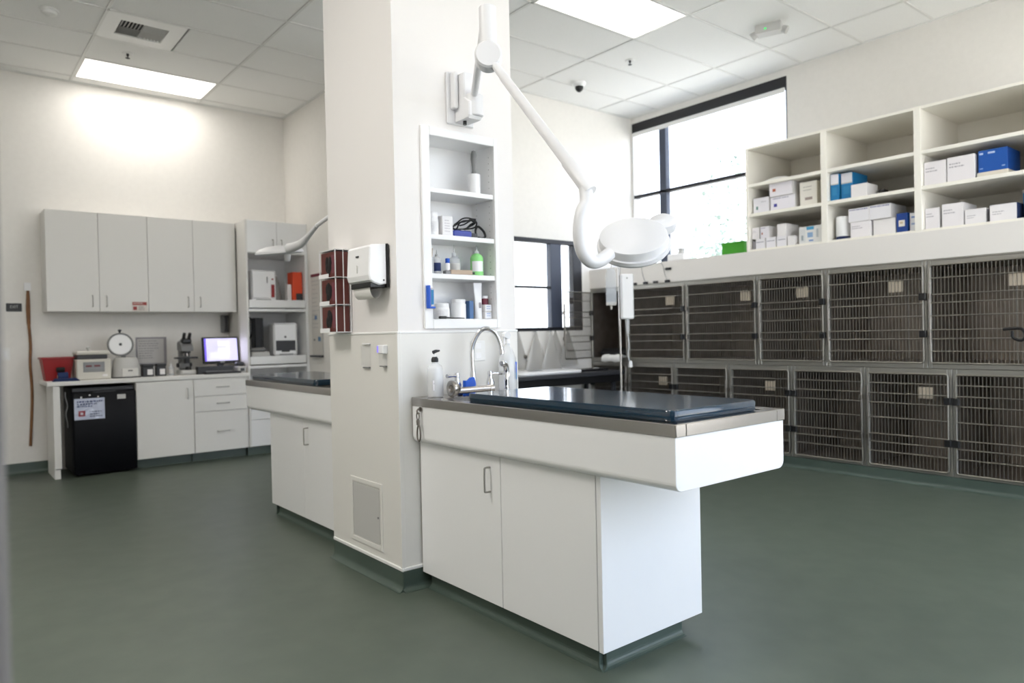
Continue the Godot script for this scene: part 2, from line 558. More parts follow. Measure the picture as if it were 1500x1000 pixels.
func setting() -> void:
	struct("floor", bx(-2.5, 7.05, -0.15, 0, -8.67, 1.85), M.floor_vinyl, "grey green sheet vinyl floor")
	ceiling()
	struct("wall_far", bx(-2.5, 3.54, 0, CEIL + 0.06, -8.67, -8.52), M.wall_paint, "cream painted wall behind the lab bench")
	struct("wall_jog", bx(3.39, 3.54, 0, CEIL + 0.06, -8.52, -6.07), M.wall_paint, "cream side wall beside the tall cabinet")
	wall_with_hole("wall_back", Vector3(3.54, 0, -6.22), Vector3(7.05, CEIL + 0.06, -6.07), 2, Vector2(4.45, 1.3), Vector2(5.99, 2.34), "white wall with the low window")
	wall_with_hole("wall_right", Vector3(6.9, 0, -6.07), Vector3(7.05, CEIL + 0.06, 1.85), 0, Vector2(-6.055, 2.02), Vector2(-3.955, 3.87), "white wall above the kennels")
	struct("wall_left", bx(-2.5, -2.4, 0, CEIL + 0.06, -8.52, 1.85), M.wall_paint)
	wall_with_hole("wall_near", Vector3(-2.4, 0, 1.7), Vector3(6.9, CEIL + 0.06, 1.85), 2, Vector2(0.9, 0.25), Vector2(6.7, 3.75), "wall behind the camera with a wide window")
	# the end of a wall with a grey metal door frame close to the camera
	struct("wall_stub", bx(-2.4, -0.02, 0, CEIL, -0.86, -0.74), M.wall_paint)
	var d := snode("door_1", "grey metal door frame close to the camera")
	obj("jamb", bx(-0.02, 0.044, 0, 2.15, -0.88, -0.72, 0.004), M.door_metal, d)
	obj("stop", bx(0.0435, 0.049, 0, 2.12, -0.83, -0.77, 0.002), M.door_metal, d)
	var B: Material = M.frame_black
	var L: Material = M.frame_slate
	window(1, 0, 6.9, 0.08, Vector2(-6.055, 2.02), Vector2(-3.955, 3.87),
		[[-5.63, -5.53, 2.05, 3.76, L, "mullion"], [-6.04, -3.97, 2.935, 2.975, B, "transom"]],
		[[-6.03, -5.63, 2.06, 2.935], [-5.53, -3.98, 2.06, 2.935], [-6.03, -5.63, 2.975, 3.75], [-5.53, -3.98, 2.975, 3.75]],
		"tall black framed window above the kennels",
		[[-6.055, -3.955, 3.75, 3.87, B, "head"], [-6.055, -6.035, 2.02, 3.75, M.trim_white, "side_frame"], [-3.972, -3.955, 2.02, 3.75, B, "side_frame"], [-6.035, -3.972, 2.02, 2.06, B, "sill"]])
	# rolled shade under the window head
	obj("roller_shade", bx(6.885, 6.899, 3.7, 3.752, -6.03, -3.975, 0.003), M.trim_white, get_node("window_1"))
	window(2, 2, -6.07, -0.08, Vector2(4.45, 1.3), Vector2(5.99, 2.34),
		[[5.5, 5.67, 1.34, 2.29, L, "mullion"], [4.5, 5.5, 1.78, 1.805, B, "transom"]],
		[[4.5, 5.5, 1.34, 1.78], [4.5, 5.5, 1.805, 2.29], [5.67, 5.85, 1.34, 2.29]],
		"low black framed window beside the kennels",
		[[4.45, 5.99, 2.29, 2.34, B, "head"], [4.45, 4.5, 1.3, 2.29, B, "side_frame"], [5.85, 5.99, 1.3, 2.29, B, "side_frame"], [4.5, 5.85, 1.3, 1.34, B, "sill"]])
	window(3, 2, 1.7, 0.08, Vector2(0.9, 0.25), Vector2(6.7, 3.75),
		[[2.8, 2.86, 0.3, 3.7, B, "mullion"], [4.74, 4.8, 0.3, 3.7, B, "mullion"]], [[0.95, 2.8, 0.3, 3.7], [2.86, 4.74, 0.3, 3.7], [4.8, 6.65, 0.3, 3.7]],
		"wide window behind the camera",
		[[0.9, 6.7, 3.7, 3.75, B, "head"], [0.9, 0.95, 0.25, 3.7, B, "side_frame"], [6.65, 6.7, 0.25, 3.7, B, "side_frame"], [0.95, 6.65, 0.25, 0.3, B, "sill"]])
	cove("baseboard_far", Vector3(0.9, 0, -8.52), Vector3(0, 0, 1), 3.3, "green vinyl cove base of the far wall", 0.11)
	cove("baseboard_back", Vector3(6.12, 0, -6.07), Vector3(0, 0, 1), 2.73, "green vinyl cove base below the low window")

# ------------------------------------------------------------------ column
func column() -> void:
	var c := snode("column", "square white column with panelled lower part")
	var x0 := 1.808
	var x1 := 2.565
	var z0 := -3.91
	var z1 := -3.135
	var st := S()
	box(st, Vector3(x0, 0, z0), Vector3(2.0, CEIL + 0.02, z1))
	box(st, Vector3(2.43, 0, z0), Vector3(x1, CEIL + 0.02, z1))
	box(st, Vector3(2.0, 0, z0), Vector3(2.43, CEIL + 0.02, -3.35))
	box(st, Vector3(2.0, 0, -3.35), Vector3(2.43, 1.335, z1))
	box(st, Vector3(2.0, 2.315, -3.35), Vector3(2.43, CEIL + 0.02, z1))
	obj("body", st, M.column_paint, c)
	obj("wainscot_panel", bx(x0 - 0.005, x0, 0.1, 1.29, z0 - 0.005, z1 + 0.004), M.wainscot, c)
	obj("wainscot_panel", bx(x0 - 0.004, x1 + 0.005, 0.1, 1.29, z1, z1 + 0.005), M.wainscot, c)
	obj("wainscot_panel", bx(x1, x1 + 0.005, 0.1, 1.29, z0, z1), M.wainscot, c)
	obj("wainscot_panel", bx(x0 - 0.004, x1 + 0.005, 0.1, 1.29, z0 - 0.005, z0), M.wainscot, c)
	var r := S()
	box(r, Vector3(x0 - 0.009, 1.284, z0 - 0.009), Vector3(x0, 1.297, z1 + 0.009), 0.003)
	box(r, Vector3(x0, 1.284, z1), Vector3(x1 + 0.009, 1.297, z1 + 0.009), 0.003)
	obj("cap_strip", r, M.trim_white, c)
	var g := S()
	box(g, Vector3(x0 - 0.009, 0.115, z1 + 0.002), Vector3(x0 + 0.012, 1.284, z1 + 0.008), 0.002)
	box(g, Vector3(x0 - 0.01, 0.115, z1 - 0.012), Vector3(x0 - 0.004, 1.284, z1 + 0.008), 0.002)
	obj("corner_guard", g, M.wainscot, c)
	var b := S()
	box(b, Vector3(x0 - 0.012, 0.1, z0), Vector3(x0, 0.118, z1 + 0.012), 0.003)
	box(b, Vector3(x0, 0.1, z1), Vector3(x1, 0.118, z1 + 0.012), 0.003)
	obj("base_strip", b, M.trim_white, c)
	cove("baseboard_column", Vector3(x0, 0, z1 + 0.012), Vector3(-1, 0, 0), 0.79, "green cove base at the foot of the column")
	cove("baseboard_column", Vector3(x1, 0, z1), Vector3(0, 0, 1), 0.765, "green cove base beneath the wet table beside the column")

func access_panel() -> void:
	var t := thing("access_panel", "grey metal access panel low on the column", "access panel", Vector3(1.803, 0.155, -3.5))
	var f := S()
	box(f, Vector3(-0.006, 0, -0.18), Vector3(0, 0.352, -0.155), 0.002)
	box(f, Vector3(-0.006, 0, 0.155), Vector3(0, 0.352, 0.18), 0.002)
	box(f, Vector3(-0.006, 0.327, -0.155), Vector3(0, 0.352, 0.155), 0.002)
	box(f, Vector3(-0.006, 0, -0.155), Vector3(0, 0.025, 0.155), 0.002)
	obj("frame", f, M.wainscot, t)
	X = Transform3D(Basis(Vector3(0, 0, 1), UP, Vector3(-1, 0, 0)), Vector3.ZERO)
	obj("door", extrude(S(), rrect(-0.148, 0.15, 0.032, 0.322, 0.012), -0.002, 0.0045), M.light_grey, t)
	X = Transform3D()
	obj("key_lock", cyl(S(), Vector3(-0.0045, 0.17, 0.135), Vector3(-0.008, 0.17, 0.135), 0.006, -1, 10), M.mid_grey, t)

func towel_dispenser() -> void:
	var t := thing("paper_towel_dispenser", "white paper towel dispenser on the column", "towel dispenser", Vector3(1.803, 1.525, -3.325))
	obj("back_plate", bx(-0.014, 0, -0.006, 0.215, -0.128, 0.128, 0.004), M.black_plastic, t)
	var p := PackedVector2Array([Vector2(-0.013, 0.012), Vector2(-0.05, 0.006), Vector2(-0.085, 0.016), Vector2(-0.106, 0.03), Vector2(-0.112, 0.055), Vector2(-0.104, 0.195), Vector2(-0.092, 0.207), Vector2(-0.013, 0.213)])
	obj("cover", extrude(S(), p, -0.122, 0.122, false, 0.006), M.white_plastic, t)
	obj("cutter_bar", bx(-0.098, -0.012, -0.006, 0.02, -0.105, 0.105, 0.003), M.black_plastic, t)
	obj("key_hole", cyl(S(), Vector3(-0.03, 0.03, 0.1215), Vector3(-0.03, 0.03, 0.1235), 0.005, -1, 10), M.dark_grey, t)
	obj("front_badge", bx(-0.1105, -0.107, 0.15, 0.158, -0.02, 0.01), M.dark_grey, t)
	obj("sight_window", bx(-0.114, -0.108, 0.07, 0.11, -0.006, 0.002, 0.001), M.light_grey, t)
	var st := S()
	var pts := []
	for k in 9:
		var a := PI * k / 8.0
		pts.append(Vector2(-0.055 - 0.034 * cos(a), -0.005 - 0.055 * sin(a)))
	for k in 8:
		var a: Vector2 = pts[k]
		var b: Vector2 = pts[k + 1]
		st.set_smooth_group(1)
		quad(st, Vector3(a.x, a.y, -0.095), Vector3(a.x, a.y, 0.085), Vector3(b.x, b.y, 0.085), Vector3(b.x, b.y, -0.095), Vector3(a.x + 0.055, a.y + 0.005, 0))
	obj("paper_loop", st, M.paper, t)

func glove_rack() -> void:
	var t := thing("glove_box_rack", "white wire rack holding brown glove boxes on the column", "glove rack", Vector3(1.803, 1.3, -3.725))
	obj("back_panel", bx(-0.004, 0, 0, 0.455, -0.1, 0.1), M.white_plastic, t)
	var f := S()
	for z in [-0.1, 0.096]:
		box(f, Vector3(-0.092, 0, z), Vector3(-0.087, 0.455, z + 0.004))
		box(f, Vector3(-0.045, 0, z), Vector3(-0.041, 0.455, z + 0.004))
	obj("upright", f, M.white_plastic, t)
	for k in 4:
		obj("shelf", bx(-0.092, -0.004, k * 0.15, k * 0.15 + 0.004, -0.1, 0.1), M.white_plastic, t)
		if k < 3: obj("front_lip", bx(-0.096, -0.092, k * 0.15, k * 0.15 + 0.024, -0.1, 0.02), M.white_plastic, t)
	var where := ["top", "middle", "bottom"]
	for k in 3:
		var y := 1.3 + (2 - k) * 0.15 + 0.005
		var b := thing("glove_box", "brown card glove box with black gloves in the %s slot of the rack" % where[k], "glove box", Vector3(1.803, y, -3.725), "glove boxes in the rack")
		obj("carton", bx(-0.084, -0.008, 0, 0.138, -0.092, 0.092, 0.002), M.glove_box, b)
		var st := S()
		for q in 7:
			rng.seed = 40 + k * 10 + q
			var at := Vector3(-0.08, 0.05 + 0.006 * q, 0.0 + rng.randf_range(-0.022, 0.022))
			turned(st, [Vector2(0, -0.008), Vector2(0.036, -0.004), Vector2(0.042, 0.001), Vector2(0.024, 0.007), Vector2(0, 0.008)], at, Vector3(-1, rng.randf_range(-0.12, 0.12), rng.randf_range(-0.12, 0.12)), 9, Vector2(1.0, 0.7))
		obj("glove", st, M.black_soft, b, "black glove pulled through the opening")
		var r := S()
		box(r, Vector3(-0.0845, 0.02, 0.04), Vector3(-0.0835, 0.12, 0.07))
		obj("print_block", r, M.wine, b)

func sanitiser() -> void:
	var t := thing("wall_hook", "small white box with clear cup beside the column corner", "holder", Vector3(1.803, 1.125, -3.26))
	obj("box_body", bx(-0.03, 0, 0.06, 0.105, -0.03, 0.03, 0.004), M.white_plastic, t)
	obj("indicator", bx(-0.0315, -0.029, 0.066, 0.1, -0.029, -0.018), M.blue_glow, t)
	obj("cup", bx(-0.026, -0.001, 0, 0.058, -0.024, 0.024, 0.003), M.acrylic, t)
	obj("clip", bx(-0.024, -0.0005, -0.006, -0.001, -0.02, 0.02), M.mid_grey, t)
	t = thing("leaflet_holder", "clear empty wall holder beneath the towel dispenser", "holder", Vector3(1.803, 1.115, -3.45))
	obj("pocket", bx(-0.018, -0.003, 0, 0.11, -0.045, 0.045, 0.003), M.acrylic, t)
	obj("top_clip", bx(-0.012, -0.0005, 0.116, 0.124, -0.04, 0.04, 0.002), M.white_plastic, t)
	obj("bottom_clip", bx(-0.014, -0.0005, -0.008, -0.001, -0.035, 0.035, 0.002), M.mid_grey, t)

# ------------------------------------------------------------------ recessed shelf cabinet and its contents
const SH := [2.037, 1.796, 1.593, 1.358]

func niche() -> void:
	var t := thing("recessed_shelf_cabinet", "white recessed shelf cabinet in the column above the sink", "cabinet", Vector3.ZERO)
	var z := -3.135
	var f := S()
	box(f, Vector3(1.958, 1.306, z), Vector3(2.008, 2.345, z + 0.016), 0.003)
	box(f, Vector3(2.422, 1.306, z), Vector3(2.446, 2.345, z + 0.016), 0.003)
	box(f, Vector3(2.008, 2.3, z), Vector3(2.422, 2.345, z + 0.016), 0.003)
	box(f, Vector3(2.008, 1.306, z), Vector3(2.422, 1.357, z + 0.016), 0.003)
	obj("frame", f, M.table_white, t)
	obj("back", bx(2.002, 2.428, 1.337, 2.313, -3.348, -3.34), M.table_white, t)
	obj("side", bx(2.001, 2.007, 1.337, 2.313, -3.34, z), M.table_white, t)
	obj("side", bx(2.423, 2.429, 1.337, 2.313, -3.34, z), M.table_white, t)
	obj("top", bx(2.007, 2.423, 2.307, 2.314, -3.34, z), M.table_white, t)
	obj("bottom", bx(2.007, 2.423, 1.336, 1.3575, -3.34, z), M.table_white, t)
	for k in 3: obj("shelf", bx(2.008, 2.422, SH[k] - 0.026, SH[k], -3.338, z + 0.004, 0.002), M.table_white, t)
	var st := S()
	for k in 26:
		for q in [-3.17, -3.29]: cyl(st, Vector3(2.4229, 1.4 + k * 0.034, q), Vector3(2.4222, 1.4 + k * 0.034, q), 0.0025, -1, 6)
	tag(obj("peg_hole", st, M.mid_grey, t), "", "", "", "stuff")

func jar(called: String, label: String, cat: String, at: Vector3, r: float, h: float, body: Material, cap: Material, cap_h: float, print := "") -> Node3D:
	var t := thing(called, label, cat, at)
	obj("body", lathe(S(), [Vector2(0, 0), Vector2(r * 0.92, 0), Vector2(r, r * 0.1), Vector2(r, h - cap_h - r * 0.25), Vector2(r * 0.86, h - cap_h), Vector2(0, h - cap_h)], 18), body, t)
	obj("lid", lathe(S(), [Vector2(0, h - cap_h), Vector2(r * 0.93, h - cap_h), Vector2(r * 0.95, h - cap_h * 0.15), Vector2(r * 0.85, h), Vector2(0, h)], 18), cap, t)
	if print:
		var st := S()
		var n := 8
		for k in n:
			var a0 := -0.25 + 1.9 * k / n
			var a1 := -0.25 + 1.9 * (k + 1) / n
			var rr := r * 1.006
			var y0 := h * 0.16
			var y1 := h * 0.6
			var pts := [Vector3(-sin(a0) * rr, y0, cos(a0) * rr), Vector3(-sin(a1) * rr, y0, cos(a1) * rr), Vector3(-sin(a1) * rr, y1, cos(a1) * rr), Vector3(-sin(a0) * rr, y1, cos(a0) * rr)]
			var us := [Vector2(1.0 - float(k) / n, 1), Vector2(1.0 - float(k + 1) / n, 1), Vector2(1.0 - float(k + 1) / n, 0), Vector2(1.0 - float(k) / n, 0)]
			for i in [0, 1, 2, 0, 2, 3]:
				st.set_uv(us[i])
				st.add_vertex(pts[i])
		obj("paper_label", st, M[print], t)
	return t

func carton(label: String, lo: Vector3, hi: Vector3, m: Material, face := "", front := -1, group := "") -> MeshInstance3D:
	# front -1: the printed face looks to -x; 1: to +z
	var c := Vector3((lo.x + hi.x) / 2, lo.y, (lo.z + hi.z) / 2)
	var o := obj("carton", box(S(), lo - c, hi - c, 0.002), m)
	o.position = c
	tag(o, label, "box", group)
	var h := (hi - lo) / 2
	if face:
		if front == -1: printed("printed_face", o, Vector3(-h.x - 0.0008, 0.002, -h.z + 0.002), Vector3(0, 0, h.z * 2 - 0.004), Vector3(0, h.y * 2 - 0.004, 0), M[face])
		else: printed("printed_face", o, Vector3(-h.x + 0.002, 0.002, h.z + 0.0008), Vector3(h.x * 2 - 0.004, 0, 0), Vector3(0, h.y * 2 - 0.004, 0), M[face])
	obj("flap_line", bx(-h.x * 0.98, h.x * 0.98, h.y * 2 - 0.0005, h.y * 2 + 0.0006, -0.004, 0.004), M.light_grey, o)
	return o

func niche_things() -> void:
	# top shelf: lint roller
	var t := thing("lint_roller", "lint roller with grey handle standing on the top shelf", "lint roller", Vector3(2.345, SH[0], -3.2))
	obj("roll", lathe(S(), [Vector2(0, 0), Vector2(0.032, 0), Vector2(0.034, 0.003), Vector2(0.034, 0.112), Vector2(0.031, 0.115), Vector2(0.012, 0.115), Vector2(0, 0.118)], 20), M.white_plastic, t)
	obj("handle", lathe(S(), [Vector2(0.0, 0.113), Vector2(0.015, 0.115), Vector2(0.012, 0.14), Vector2(0.014, 0.17), Vector2(0.018, 0.2), Vector2(0.017, 0.225), Vector2(0.011, 0.243), Vector2(0, 0.248)], 14), M.mid_grey, t)
	# second shelf
	jar("supplement_jar", "white jar with wide lid standing on the second shelf", "jar", Vector3(2.072, SH[1], -3.21), 0.033, 0.125, M.white_plastic, M.white_plastic, 0.03, "print_jar")
	carton("tall white carton with pale print beside the white jar", Vector3(2.122, SH[1], -3.26), Vector3(2.19, SH[1] + 0.112, -3.19), M.white_card, "print_jar", 1)
	t = thing("hair_clipper", "blue hair clipper lying on the second shelf", "clipper", Vector3(2.255, SH[1], -3.2))
	X = Transform3D(Basis(UP, -0.08), Vector3(0, 0.021, 0))
	obj("housing", extrude(S(), rrect(-0.065, 0.05, -0.019, 0.019, 0.012, 4), -0.024, 0.024, true, 0.005), M.clipper_blue, t, "blue clipper housing")
	obj("blade", bx(0.05, 0.082, -0.014, 0.008, -0.02, 0.02, 0.003), M.dark_grey, t)
	obj("switch", bx(-0.005, 0.012, 0.018, 0.024, -0.007, 0.007, 0.002), M.white_plastic, t)
	X = Transform3D()
	var cord := []
	for k in 60:
		var a := k * TAU * 3.4 / 59.0
		cord.append(Vector3(2.285 + 0.068 * cos(a) + 0.012 * sin(k * 0.9) + 0.022 * k / 60.0, SH[1] + 0.086 + 0.028 * sin(a + 0.6) - 0.014 * k / 60.0 + 0.004 * sin(k * 1.7), -3.235 + 0.035 * sin(a) + 0.01 * sin(k * 0.5)))
	var o := obj("power_cord", tube(S(), smooth_path(cord, 3), 0.0042, 7), M.black_plastic)
	tag(o, "black power cord coiled on the blue clipper", "cord")
	o = obj("cable_loop", tube(S(), smooth_path([Vector3(2.345, SH[1] + 0.012, -3.19), Vector3(2.34, SH[1] + 0.05, -3.19), Vector3(2.365, SH[1] + 0.072, -3.2), Vector3(2.4, SH[1] + 0.05, -3.2), Vector3(2.405, SH[1] + 0.02, -3.19), Vector3(2.385, SH[1] + 0.008, -3.185), Vector3(2.35, SH[1] + 0.008, -3.18)], 6), 0.0065, 8), M.black_plastic)
	tag(o, "thick black cable loop beside the clipper", "cord")
	# third shelf
	t = thing("swab_jar", "clear jar of wooden cotton swabs on the third shelf", "jar", Vector3(2.04, SH[2], -3.2))
	obj("jar_body", lathe(S(), [Vector2(0, 0.001), Vector2(0.025, 0.001), Vector2(0.026, 0.09), Vector2(0.024, 0.09), Vector2(0.023, 0.004), Vector2(0, 0.004)], 16), M.clear_plastic, t)
	for k in 9:
		rng.seed = 70 + k
		var a := rng.randf() * TAU
		var b := Vector3(cos(a) * 0.012, 0.006, sin(a) * 0.012)
		var e := Vector3(cos(a) * 0.021, 0.145 + rng.randf() * 0.008, sin(a) * 0.021)
		var s := obj("swab", cyl(S(), b, e, 0.0018, -1, 6), M.beige_card, t)
		obj("cotton_tip", cyl(S(), e.lerp(b, 0.09), e * 1.0, 0.004, 0.003, 7), M.white_cloth, s)
	squeeze("alcohol_bottle", "clear bottle with dark blue label on the third shelf", Vector3(2.105, SH[2], -3.225), 0.024, 0.1, 0.135, M.clear_plastic, M.light_grey, M.navy_cloth)
	jar("vial", "small vial with blue cap behind the beige carton", "vial", Vector3(2.15, SH[2], -3.19), 0.013, 0.088, M.white_plastic, M.blue_plastic, 0.025)
	squeeze("wash_bottle", "clear squeeze bottle with white nozzle on the third shelf", Vector3(2.225, SH[2], -3.235), 0.034, 0.105, 0.17, M.clear_plastic, M.clear_plastic, M.light_grey)
	squeeze("green_bottle", "green squeeze bottle with white label and nozzle", Vector3(2.35, SH[2], -3.2), 0.036, 0.125, 0.17, M.clear_green, M.clear_plastic, M.white_plastic)
	t = thing("small_carton", "beige carton lying at the front of the third shelf", "box", Vector3(2.2, SH[2] + 0.001, -3.16))
	X = Transform3D(Basis(UP, -0.12), Vector3.ZERO)
	obj("sleeve", bx(-0.055, 0.075, 0, 0.024, -0.018, 0.018, 0.002), M.beige_card, t)
	obj("open_flap", bx(-0.085, -0.055, 0, 0.02, -0.017, 0.017, 0.002), M.mid_grey, t)
	obj("tip", bx(0.075, 0.096, 0.004, 0.016, -0.008, 0.008, 0.003), M.black_plastic, t)
	X = Transform3D()
	# bottom shelf
	var y: float = SH[3]
	jar("cream_jar", "white jar with grey printed label on the bottom shelf", "jar", Vector3(2.12, y, -3.21), 0.043, 0.085, M.white_plastic, M.white_plastic, 0.022, "print_jar")
	jar("gauze_jar", "plain white jar without label on the bottom shelf", "jar", Vector3(2.235, y, -3.22), 0.041, 0.108, M.white_plastic, M.white_plastic, 0.018)
	jar("clear_tub", "clear tub behind the printed jar on the bottom shelf", "tub", Vector3(2.06, y, -3.29), 0.038, 0.07, M.clear_plastic, M.clear_plastic, 0.012)
	carton("slim blue carton standing behind the white tube", Vector3(2.288, y, -3.24), Vector3(2.316, y + 0.1, -3.19), M.slate_blue_card)
	t = thing("ointment_tube", "tall white ointment tube standing on its cap", "tube", Vector3(2.345, y, -3.19))
	obj("cap", lathe(S(), [Vector2(0, 0), Vector2(0.021, 0), Vector2(0.022, 0.02), Vector2(0, 0.02)], 16), M.white_plastic, t)
	var st := S()
	st.set_smooth_group(1)
	for k in 16:
		for q in 4:
			var ring := []
			for e in [[k, q], [k + 1, q], [k + 1, q + 1], [k, q + 1]]:
				var a: float = TAU * e[0] / 16
				var v: float = e[1] / 4.0
				ring.append(Vector3(cos(a) * lerpf(0.021, 0.028, v), 0.02 + v * 0.17, sin(a) * lerpf(0.021, 0.002, v)))
			quad(st, ring[0], ring[1], ring[2], ring[3], Vector3(ring[0].x, 0, ring[0].z * 3 + 0.0001))
	st.set_smooth_group(-1)
	obj("tube_body", st, M.white_plastic, t)
	obj("crimp", bx(-0.028, 0.028, 0.188, 0.198, -0.0015, 0.0015), M.white_plastic, t)
	obj("print_mark", bx(-0.006, 0.008, 0.06, 0.09, 0.0185, 0.0195), M.grey_card, t)
	carton("lower of two small white and blue cartons stacked on the bottom shelf", Vector3(2.374, y, -3.22), Vector3(2.421, y + 0.04, -3.165), M.white_card, "print_small", 1)
	carton("upper of two small white and blue cartons stacked on the bottom shelf", Vector3(2.374, y + 0.041, -3.22), Vector3(2.421, y + 0.079, -3.165), M.white_card, "print_small", 1)
	jar("tablet_bottle", "dark red tablet bottle with white cap on two small cartons", "bottle", Vector3(2.397, y + 0.0805, -3.195), 0.019, 0.048, M.wine, M.white_plastic, 0.015)
	t = thing("comb", "black grooming brush lying along the bottom shelf edge", "comb", Vector3(2.13, y + 0.001, -3.145))
	obj("head", bx(-0.07, -0.025, 0, 0.014, -0.009, 0.009, 0.004), M.black_plastic, t)
	obj("grip", tube(S(), [Vector3(-0.026, 0.006, 0), Vector3(0.03, 0.004, 0), Vector3(0.09, 0.003, 0)], [0.0045, 0.003, 0.002], 8), M.dark_grey, t)
	t = thing("toothpaste_holder", "blue clip holding a teal tube on the cabinet frame", "holder", Vector3(1.965, 1.41, -3.117))
	obj("spine", bx(0, 0.012, 0, 0.118, 0, 0.028, 0.003), M.blue_plastic, t)
	obj("ledge", bx(0.012, 0.042, 0, 0.01, 0.002, 0.026, 0.003), M.blue_plastic, t)
	obj("tube_body", bx(0.014, 0.038, 0.011, 0.105, 0.004, 0.022, 0.005), M.clear_plastic, t)
	obj("tube_print", bx(0.016, 0.032, 0.02, 0.095, 0.0221, 0.0228), M.teal_card, t)

func squeeze(called: String, label: String, at: Vector3, r: float, hb: float, h: float, body: Material, nozzle: Material, lab: Material) -> void:
	var t := thing(called, label, "bottle", at)
	obj("body", lathe(S(), [Vector2(0, 0), Vector2(r * 0.94, 0), Vector2(r, 0.005), Vector2(r, hb * 0.8), Vector2(r * 0.8, hb * 0.92), Vector2(r * 0.4, hb), Vector2(0, hb)], 18), body, t)
	obj("nozzle", lathe(S(), [Vector2(0, hb), Vector2(r * 0.42, hb), Vector2(r * 0.4, hb + (h - hb) * 0.3), Vector2(r * 0.16, hb + (h - hb) * 0.35), Vector2(r * 0.05, h), Vector2(0, h)], 12), nozzle, t)
	var st := S()
	st.set_smooth_group(1)
	for k in 7:
		var a0 := -0.5 + 1.9 * k / 7.0
		var a1 := -0.5 + 1.9 * (k + 1) / 7.0
		var rr := r * 1.01
		quad(st, Vector3(-sin(a0) * rr, hb * 0.2, cos(a0) * rr), Vector3(-sin(a1) * rr, hb * 0.2, cos(a1) * rr), Vector3(-sin(a1) * rr, hb * 0.65, cos(a1) * rr), Vector3(-sin(a0) * rr, hb * 0.65, cos(a0) * rr), Vector3(-sin(a0), 0, cos(a0)))
	obj("paper_label", st, lab, t)

# ------------------------------------------------------------------ wet table; local z runs from the column outwards
func wet_table(label: String, pad_label: String, z: float, dir: float, near: bool) -> void:
	var t := thing("wet_table", label, "exam table", Vector3(0, 0, z))
	X = Transform3D(Basis(Vector3(1, 0, 0), UP, Vector3(0, 0, dir)), Vector3.ZERO)
	var L := 1.641
	var xa := 1.872
	var xb := 2.52
	# apron with rounded lower edges, as a tray seen from the end
	var e := PackedVector2Array()
	for p in rrect(xa, xb, 0.742, 0.99, 0.03, 6):
		if p.y < 0.93: e.append(p)
	e = PackedVector2Array([Vector2(xb, 0.926)])
	e.append(Vector2(xa, 0.926))
	for k in 7:
		var a := PI + PI / 2 * k / 6.0
		e.append(Vector2(xa + 0.03 + 0.03 * cos(a), 0.772 + 0.03 * sin(a)))
	for k in 7:
		var a := PI * 1.5 + PI / 2 * k / 6.0
		e.append(Vector2(xb - 0.03 + 0.03 * cos(a), 0.772 + 0.03 * sin(a)))
	obj("apron", extrude(S(), e, 0.002, L - 0.002, false, 0.002), M.table_white, t)
	# steel top: rolled rim around a shallow tray
	var s := S()
	var w := 0.05
	box(s, Vector3(xa - 0.004, 0.922, 0), Vector3(xa + w, 0.966, L + 0.004), 0.003)
	box(s, Vector3(xb - w, 0.922, 0), Vector3(xb + 0.004, 0.966, L + 0.004), 0.003)
	box(s, Vector3(xa + w, 0.922, L - w), Vector3(xb - w, 0.966, L + 0.004), 0.003)
	box(s, Vector3(xa + w, 0.922, 0), Vector3(xb - w, 0.966, 0.2), 0.003)
	box(s, Vector3(xa + w, 0.926, 0.2), Vector3(xb - w, 0.94, L - w))
	obj("steel_top", s, M.steel, t, "brushed stainless steel tray top")
	# base cabinet
	var bl := 1.26
	obj("carcass", bx(xa + 0.0585, xb - 0.014, 0.0785, 0.741, 0.007, 1.2355), M.table_white, t)
	var y0 := 0.08
	var y1 := 0.738
	for d in [[0.004, 0.656, 0.585], [0.66, 1.232, -1.0]]:
		var o := obj("door", bx(xa + 0.039, xa + 0.058, y0, y1, d[0], d[1], 0.0015), M.table_white, t)
		if d[2] > 0.0:
			obj("handle", tube(S(), smooth_path([Vector3(xa + 0.04, 0.685, d[2]), Vector3(xa + 0.012, 0.684, d[2]), Vector3(xa + 0.008, 0.672, d[2]), Vector3(xa + 0.008, 0.59, d[2]), Vector3(xa + 0.012, 0.578, d[2]), Vector3(xa + 0.04, 0.577, d[2])], 3), 0.0045, 8), M.handle_metal, o)
	obj("end_panel", bx(xa + 0.039, xb - 0.012, y0 - 0.002, y1 + 0.004, 1.236, bl, 0.0015), M.table_white, t)
	obj("toe_kick", bx(xa + 0.08, xb - 0.11, 0, 0.0785, 0.03, bl - 0.045), M.cove_vinyl, t)
	var kp := PackedVector2Array([Vector2(0, 0), Vector2(0, 0.076), Vector2(0.006, 0.076)])
	for k in 6:
		var a := k / 5.0 * PI / 2
		kp.append(Vector2(0.006 + 0.024 * (1 - cos(a)), 0.026 - 0.025 * sin(a)))
	kp.append(Vector2(0.03, 0))
	var keep := X
	X = keep * Transform3D(Basis(Vector3(-1, 0, 0), UP, Vector3(0, 0, -1)), Vector3(xa + 0.08, 0, bl - 0.02))
	obj("kick_cove", extrude(S(), kp, 0, bl - 0.05), M.cove_vinyl, t)
	X = keep * Transform3D(Basis(Vector3(0, 0, 1), UP, Vector3(-1, 0, 0)), Vector3(xb - 0.1, 0, bl - 0.045))
	obj("kick_cove", extrude(S(), kp, 0, xb - xa - 0.155), M.cove_vinyl, t)
	X = keep
	# cushion pad, a thing lying on the table
	var c := S()
	var was := X
	X = X * Transform3D(Basis(Vector3(1, 0, 0), Vector3(0, 0, -1), Vector3(0, 1, 0)), Vector3.ZERO)
	extrude(c, rrect(1.9, 2.405, -1.61, -0.43, 0.035, 6), 0.9665, 1.006, true, 0.005)
	X = was
	var p := obj("table_pad", c, M.pad_blue)
	p.position = Vector3(0, 0, z)
	tag(p, pad_label, "pad")
	X = Transform3D()

